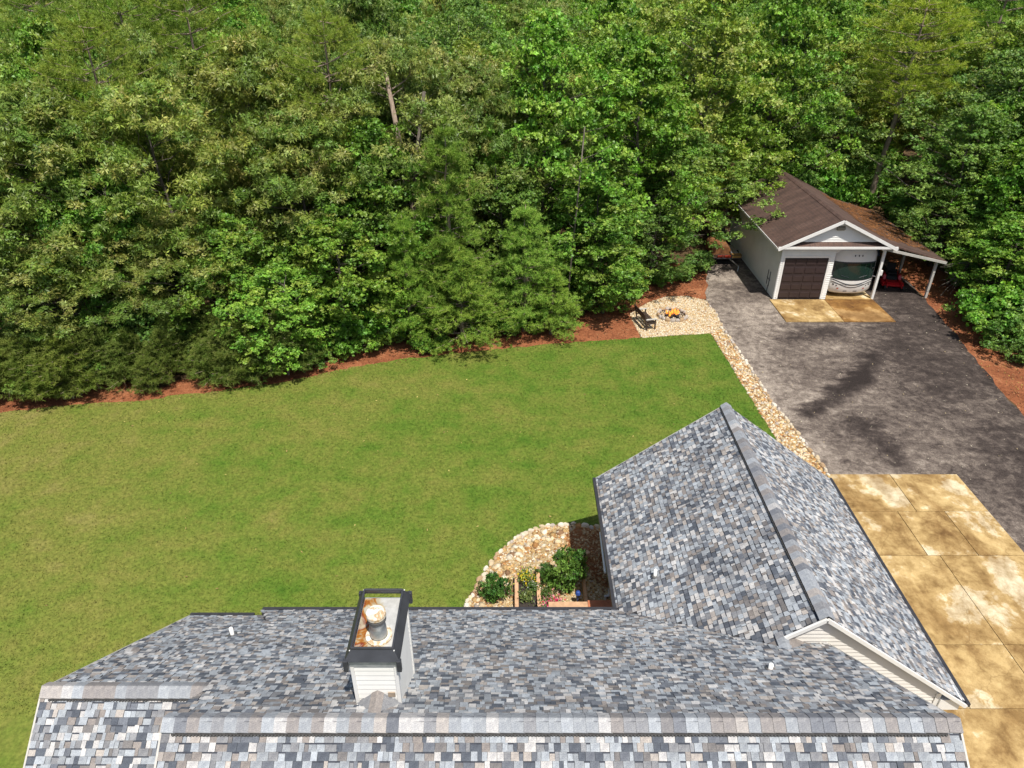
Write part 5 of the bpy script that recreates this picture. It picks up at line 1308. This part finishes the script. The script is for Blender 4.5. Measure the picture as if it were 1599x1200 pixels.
# ------------------------------------------------------------------ things under the lean-to
mo = empty('riding_mower', (23.2, 40.6, 0.01), math.radians(-12)); tag(mo, 'red and black zero-turn riding mower under the lean-to', 'mower')
mb = MB(); mb.prism([(-.75, .10), (-.78, .20), (-.55, .30), (.05, .30), (.15, .10)], -.62, .62, 'x'); mb.build('cutting_deck', M['red_paint'], mo, bevel=.03)
mb = MB(); mb.prism([(-.15, .30), (-.1, .50), (.45, .62), (.85, .55), (.9, .30)], -.32, .32, 'x'); mb.build('engine_body', M['rubber'], mo, bevel=.03)
for s in (-1, 1):
    mb = MB(); mb.prism([(-.25, .32), (-.1, .62), (.55, .66), (.75, .42), (.7, .32)], s * .34 if s > 0 else -.52, .52 if s > 0 else -.34, 'x'); mb.build('fender', M['red_paint'], mo, bevel=.03)
    mb = MB(); mb.tube([(s * .40, .5, .27), (s * .64, .5, .27)], .27, 18); wh = mb.build('rear_wheel', M['rubber'], mo); mb = MB(); mb.tube([(s * .645, .5, .27), (s * .60, .5, .27)], .13, 14); mb.build('rim', M['red_paint'], wh)
    mb = MB(); mb.tube([(s * .46, -1.0, .13), (s * .56, -1.0, .13)], .13, 14); mb.build('caster', M['rubber'], mo)
    mb = MB(); mb.bar((s * .42, -1.0, .32), (s * .35, -.3, .40), .07, .06); mb.bar((s * .42, -1.0, .13), (s * .42, -1.0, .33), .05, .05); mb.build('frame_arm', M['red_paint'], mo)
    mb = MB(); mb.tube([(s * .36, .1, .5), (s * .34, -.1, .95), (s * .12, -.12, 1.0)], .022, 7); mb.build('steering_lever', M['rubber'], mo)
mb = MB(); mb.box(-.26, .26, -.05, .42, .62, .72); mb.prism([(.36, .68), (.52, 1.15), (.6, 1.15), (.5, .68)], -.25, .25, 'x'); mb.build('seat', M['rubber'], mo, bevel=.04)
mb = MB(); mb.tube([(-.42, .75, .4), (-.42, .75, 1.35), (.42, .75, 1.35), (.42, .75, .4)], .03, 8); mb.build('roll_bar', M['rubber'], mo)

tp_ = empty('covered_stand', (22.5, 43.2, 0.01)); tag(tp_, 'blue tarp draped over a stand behind the mower', 'tarp'); mb = MB(); vs = []; fs = []; rr = np.random.default_rng(12)
for j, (sc_, z) in enumerate(((.2, 1.85), (.65, 1.72), (.85, 1.35), (.92, .95))):
    for i in range(16):
        a = 2 * math.pi * i / 16; w_ = 1 + (.08 * math.sin(a * 4 + j) if j > 1 else 0); vs.append((math.cos(a) * sc_ * w_ * .95, math.sin(a) * sc_ * w_ * .8, z + rr.normal() * .03))
for j in range(3):
    for i in range(16): fs.append((j * 16 + i, j * 16 + (i + 1) % 16, (j + 1) * 16 + (i + 1) % 16, (j + 1) * 16 + i))
fs.append(tuple(range(16))); mb.add(vs, fs); mb.build('tarp', M['blue_tarp'], tp_, smooth=True)
for x0, x1 in ((-.7, .5), (.7, -.5)):
    for y in (-.45, .45): mb = MB(); mb.bar((x0, y, 0), (x1, y * .9, 1.4), .05, .05); mb.build('leg', M['grey_post'], tp_)
bt = empty('covered_bundle', (21.75, 44.6, 0.01)); tag(bt, 'beige covered bundle between the motorhome and the blue tarp', 'bundle'); mb = MB(); mb.lathe([(0, 1.75), (.3, 1.7), (.55, 1.35), (.62, .6), (.6, 0)], (0, 0, 0), 12); mb.build('cover', M['beige_tarp'], bt, smooth=True); mb = MB(); mb.tube([(-.6, 0, .9), (0, -.6, .93), (.6, 0, .9)], .015, 5); mb.build('cord', M['rubber'], bt)

# trailer by the garage's left wall
X, Y = G(1133, 414); tr_ = empty('utility_trailer', (X, Y, 0)); tag(tr_, 'utility trailer with rust-brown tarp load beside the garage', 'trailer')
mb = MB(); mb.box(-.95, .85, -.1, 2.2, .42, .50); mb.build('bed', M['dark_wood'], tr_)
mb = MB(); mb.prism([(-.95, .5), (-.98, 1.12), (-.7, 1.3), (.1, 1.25), (.28, .9), (.3, .5)], .15, 1.9, 'y'); mb.build('tarp_load', M['rust_brown'], tr_, bevel=.08)
mb = MB(); mb.box(.36, .82, .3, 1.8, .5, .72); mb.build('crate', M['grey_metal'], tr_, bevel=.02)
mb = MB(); mb.box(-.6, -.2, -.06, .02, .505, .68); mb.box(-.14, .24, -.06, .02, .505, .66); mb.build('boxes', M['lamp_red'], tr_)
mb = MB(); mb.box(.32, .95, -.12, .2, .505, .72); mb.build('chest', M['ochre'], tr_, bevel=.02)
mb = MB()
for z in (.50, .72): mb.bar((-.95, -.13, z), (.9, -.13, z), .035, .035)
for x in (-.95, -.3, .3, .9): mb.bar((x, -.13, .5), (x, -.13, .74), .03, .03)
mb.build('rail', M['black_metal'], tr_)
for s in (-1, 1): mb = MB(); mb.tube([(s * .85, 1.1, .3), (s * 1.05, 1.1, .3)], .3, 16); mb.build('wheel', M['rubber'], tr_)
mb = MB(); mb.bar((.2, -.1, .42), (.55, -1.0, .30), .06, .06); mb.bar((.55, -1.0, .30), (.5, -1.1, .0), .04, .04); mb.build('tongue', M['grey_metal'], tr_)

# ------------------------------------------------------------------ fire pit and bench
fpx, fpy = G(1050, 494); fp = empty('fire_pit', (fpx, fpy, 0)); tag(fp, 'round stone fire pit with burning flames on pale gravel', 'fire pit')
rs = random.Random(31)
for i in range(18):
    a = 2 * math.pi * i / 18; o = link('stone', STONES[2 if i % 3 else 4], None, fp); o.location = (math.cos(a) * .78, math.sin(a) * .78, .08); o.rotation_euler = (rs.uniform(-.2, .2), rs.uniform(-.2, .2), a + 1.57)
    o.scale = (.15, .10, .13)
mb = MB(); mb.lathe([(0, .03), (.7, .03), (.72, .10)], (0, 0, 0), 24); mb.build('ash_bed', M['char'], fp)
for a, L in ((.2, .42), (1.3, .4), (2.3, .45), (2.9, .38)):
    mb = MB(); mb.tube([(-math.cos(a) * L, -math.sin(a) * L, .08), (math.cos(a) * L * .6, math.sin(a) * L * .6, .22)], [.06, .05], 8); mb.build('log', M['char'], fp)
for i in range(11):
    x, y = rs.gauss(0, .17), rs.gauss(.0, .13); h = rs.uniform(.18, .36) * (1.8 if i < 2 else 1); mb = MB(); dx = rs.uniform(-.1, .1)
    mb.tube([(x, y, .1), (x + dx * .3, y, .1 + h * .3), (x + dx * .6, y + .02, .1 + h * .65), (x + dx * 1.3, y, .1 + h)], [.05, .06, .03, .003], 7); mb.build('flame', M['flame'], fp, smooth=True)
bx, by = G(1005, 508); be = empty('bench', (bx, by, 0), math.radians(14)); tag(be, 'dark wooden bench facing the fire pit', 'bench')
for x in (-.05, .10, .25): mb = MB(); mb.box(x, x + .13, -.7, .7, .42, .455); mb.build('seat_slat', M['dark_wood'], be)
for k in range(3): mb = MB(); mb.obox((-.16 - k * .045, 0, .58 + k * .15), (.012, 0, 0), (0, .7, 0), (-.018, 0, .06)); mb.build('back_slat', M['dark_wood'], be)
for y in (-.68, .68):
    mb = MB(); mb.bar((-.08, y, 0), (-.28, y, .96), .06, .06); mb.build('leg', M['dark_wood'], be); mb = MB(); mb.bar((.36, y, 0), (.36, y, .63), .06, .06); mb.build('leg', M['dark_wood'], be)
    mb = MB(); mb.box(-.2, .42, y - .05, y + .05, .63, .665); mb.build('armrest', M['grey_post'], be); mb = MB(); mb.box(-.1, .36, y - .025, y + .025, .36, .42); mb.build('seat_support', M['dark_wood'], be)
